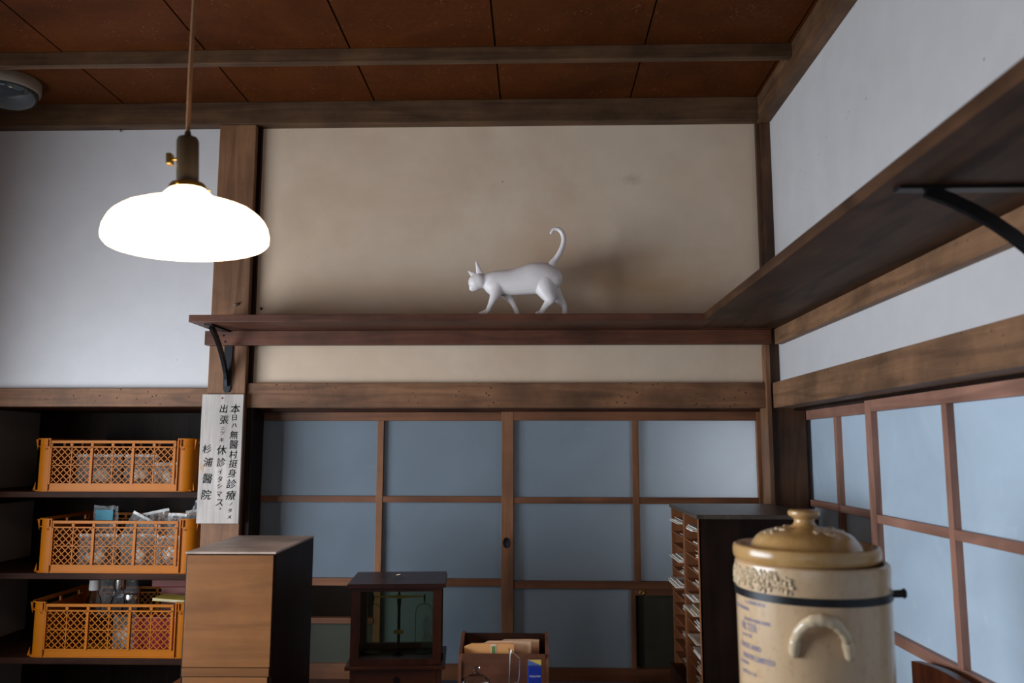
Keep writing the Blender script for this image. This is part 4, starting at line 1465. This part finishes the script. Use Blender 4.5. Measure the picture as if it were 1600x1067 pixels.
for cidx, (cn, ya, yb) in enumerate((('nearer', py0 + 0.018, -0.024), ('farther', 0.012, py1 - 0.016))):
    for k in range(rows):
        if cn == 'farther' and k == 0:
            continue
        z = pz0 + k * stp + 0.0004
        out = outs.get((cn[0] if cn[0] == 'n' else 'f', k), rnd.uniform(-0.022, 0.0))
        bm = bmesh.new()
        n = rnd.choice((2, 3, 4))
        zz = z
        for s in range(n):
            o_ = out - s * rnd.uniform(0.0, 0.008)
            w_ = (yb - ya) * rnd.uniform(0.35, 0.8) * (1.15 if out > 0 else 0.8)
            a = ya + rnd.uniform(0.0, 0.012)
            th = rnd.uniform(0.0010, 0.0026)
            lift = rnd.uniform(0.0, 0.006) if s == n - 1 else rnd.uniform(0, 0.0015)
            # sheet with a curling front edge
            prof_ = []
            L = 0.20
            xs_ = [px0 - o_, px0 - o_ + 0.02, px0 - o_ + 0.05, px0 + L]
            zl = [lift, lift * 0.35, 0.0, 0.0]
            top = [(x, zz + l + th) for x, l in zip(xs_, zl)]
            bot = [(x, zz + l) for x, l in zip(xs_, zl)]
            prism(bm, [(x, q) for x, q in bot + top[::-1]], 'Y', a, a + w_)
            zz += th + 0.0002
        bm.transform(Matrix.Translation((0, 0, -z)))
        o = obj('paper_slips', bm, 'paper' if rnd.random() < 0.7 else 'paper_cream')
        o.location = (0.612, -0.435, 0.90 + z)
        tag(o, 'paper slips in the %s pigeonhole of the column %s the camera' % (ordn[rows - 1 - k], 'nearer' if cn == 'nearer' else 'farther from'), 'paper', 'paper slips in the pigeonholes')

# ------------------------------------------------------------------ stoneware filter
table('low wooden side table under the stoneware water filter', 0.24, 0.86, -1.86, -1.32, 0.98, 'rack_wood')
jr = thing('stoneware_filter', 'large tan stoneware water filter jar with knobbed lid and printed lettering', 'jar', (0.4665, -1.55, 0.98))
Z0 = 0.98
RB = 0.1405
bm = bmesh.new()
lathe(bm, [(0, 0.0005), (0.136, 0.0005), (0.1405, 0.006), (0.1385, 0.12), (0.1385, 0.26), (0.1395, 0.38), (0.1400, 0.455), (0.1412, 0.474), (0.1402, 0.480), (0.136, 0.4825), (0.130, 0.481), (0.128, 0.42), (0.126, 0.02), (0, 0.015)], 128)
obj('jar_body', bm, 'stone', jr, True)
bm = bmesh.new()
LX = -0.009
lathe(bm, [(0, 0.478), (0.118, 0.478), (0.130, 0.4835), (0.1335, 0.487), (0.1350, 0.492), (0.1350, 0.501), (0.1335, 0.5065), (0.130, 0.5085), (0.125, 0.507), (0.120, 0.5005), (0.113, 0.4985), (0.107, 0.4995),
           (0.1035, 0.503), (0.099, 0.510), (0.093, 0.5175), (0.0885, 0.522), (0.0865, 0.5235), (0.082, 0.5265), (0.070, 0.5305), (0.052, 0.5345), (0.034, 0.5365), (0.026, 0.538), (0.0205, 0.5415), (0.0182, 0.546), (0.0190, 0.5505),
           (0.024, 0.554), (0.0285, 0.5565), (0.0298, 0.560), (0.0290, 0.5635), (0.026, 0.5655), (0.012, 0.566), (0, 0.566)], 112, cx=LX)
lid = obj('jar_lid', bm, 'stone_lid', jr, True)
# little relief sprigs on the lid
rn = random.Random(5)
for a0 in (-75, 105, 15, 195):
    bm = bmesh.new()
    for q in range(9):
        a = R(a0 + rn.uniform(-14, 14))
        r = rn.uniform(0.052, 0.078)
        z = 0.5348 - (r - 0.052) * 0.27
        blob(bm, (LX + r * math.cos(a), r * math.sin(a), z), (0.0045, 0.0045, 0.0035), 1)
    obj('lid_relief', bm, 'stone_pale', lid, True)
# band and its clamp bolt
bm = bmesh.new()
prof_ = [(0.1396, 0.4265), (0.1425, 0.4265), (0.1425, 0.4385), (0.1396, 0.4385)]
prof_.append(prof_[0])
lathe(bm, prof_, 128)
bd = obj('metal_band', bm, 'iron', jr)
bm = bmesh.new()
tube(bm, [(0.131, -0.040, 0.4325), (0.154, -0.046, 0.4345)], [0.006, 0.0065], 12)
blob(bm, (0.154, -0.046, 0.4345), (0.005, 0.0085, 0.0085), 2)
obj('clamp_bolt', bm, 'rubber', bd, True)


def cyl(theta, z, dr=0.0, r=0.1398):
    theta = theta - R(18)
    """theta is measured from the handle side of the jar"""
    a = -PI / 2 + theta
    return Vector(((r + dr) * math.cos(a), (r + dr) * math.sin(a), z))


# leafy relief under the rim
bm = bmesh.new()
for q in range(190):
    th = R(rn.uniform(-108, -12))
    z = rn.uniform(0.4435, 0.474)
    edge = (th - R(-12)) / R(-12)
    if th > R(-20) and z > 0.468:
        continue
    s = rn.uniform(0.0025, 0.0052)
    blob(bm, cyl(th, z, 0.0005), (s, s, s * rn.uniform(0.8, 1.4)), 1)
obj('leaf_relief', bm, 'stone_pale', jr, True)
# rope-shaped handles
for side, th0 in (('a', 5), ('b', 185)):
    bm = bmesh.new()
    n = 40
    pts, rad = [], []
    for i in range(n + 1):
        a = i / n
        ang = PI * a
        u = -math.cos(ang) * 0.0350 + (0.012 * (abs(2 * a - 1) ** 6) * (1 if a > 0.5 else -1)) * 0.0
        hgt = math.sin(ang) ** 0.8 * 0.054
        out = 0.006 + 0.022 * math.sin(ang)
        if a < 0.12 or a > 0.88:
            out = 0.004 + 0.022 * math.sin(ang) * 0.8
        u += (-0.010 if a < 0.5 else 0.010) * (1 - math.sin(ang)) ** 1.5
        pts.append(cyl(R(th0) + u / 0.14, 0.358 + hgt, out))
        base = 0.0078 + 0.0012 * math.sin(ang)
        if a < 0.10 or a > 0.90:
            base = 0.0092
        rad.append(base * (1.0 + 0.10 * abs(math.sin(a * PI * 9))))
    tube(bm, pts, rad, 16)
    for e in (0, -1):
        blob(bm, pts[e], (0.0092, 0.0092, 0.011), 2)
    obj('handle', bm, 'stone_pale', jr, True)
# printed lettering, wrapped round the jar
bm = bmesh.new()
for txt, size, thr, z in (('G. DENISON &', 0.0085, -35, 0.4195), ('PATENT INTERNAL', 0.0078, -52, 0.408), ('STONE WARE BARK', 0.0078, -31, 0.3915), ('FILTER', 0.0175, -44, 0.3795),
                         ('No. 417 OX', 0.0070, -50, 0.3655), ('TRADE AND', 0.0120, -41, 0.3490), ('WATER LIMITED', 0.0120, -29, 0.3325), ('LONDON', 0.0078, -56, 0.3210), ('BRISTOL & W.', 0.0078, -46, 0.3065)):
    b2 = bmesh.new()
    glyph(b2, txt, size, Matrix(), bold=0.0002)
    bmesh.ops.subdivide_edges(b2, edges=[e for e in b2.edges if e.calc_length() > 0.006], cuts=2)
    mx = max(v.co.x for v in b2.verts)
    for v in b2.verts:
        v.co = cyl(R(thr) + (v.co.x - mx) / 0.14, z + v.co.y, 0.0004)
    merge(bm, b2)
obj('lettering', bm, 'blue_ink', jr)
# tap low on the front
bm = bmesh.new()
tube(bm, [cyl(R(-75), 0.06, -0.002), cyl(R(-75), 0.06, 0.05)], 0.009, 14)
tube(bm, [cyl(R(-75), 0.075, 0.04), cyl(R(-75), 0.035, 0.04)], 0.007, 14)
obj('tap', bm, 'stone_pale', jr, True)
jr.scale = (0.885, 0.885, 1.0)

# ------------------------------------------------------------------ chair behind the filter
ch = thing('chair', 'reddish wooden chair with a curved dark back rail by the right sliding door', 'chair', (0.722, -1.14, 0), R(0))
bm = bmesh.new()
obj('seat', bx(-0.13, 0.15, -0.155, 0.155, 0.42, 0.45, bev=0.006), 'red_wood', ch)
for a in (-0.12, 0.115):
    for b_ in (-0.15, 0.12):
        obj('leg', bx(a, a + 0.028, b_, b_ + 0.028, 0.0005, 0.42), 'red_wood', ch)
for yy in (-0.135, 0.135):
    bm = bmesh.new()
    tube(bm, [(0.12, yy, 0.45), (0.15, yy, 0.8), (0.165, yy, 1.115)], 0.012, 10)
    obj('back_post', bm, 'red_wood', ch, True)
bm = bmesh.new()
sweep_flat(bm, [(0.166, -0.17 + 0.345 * i / 8, 1.132 + 0.016 * math.sin(PI * i / 8)) for i in range(9)], 0.05, 0.02, (0, 0, 1))
obj('back_rail', bm, 'red_wood', ch)
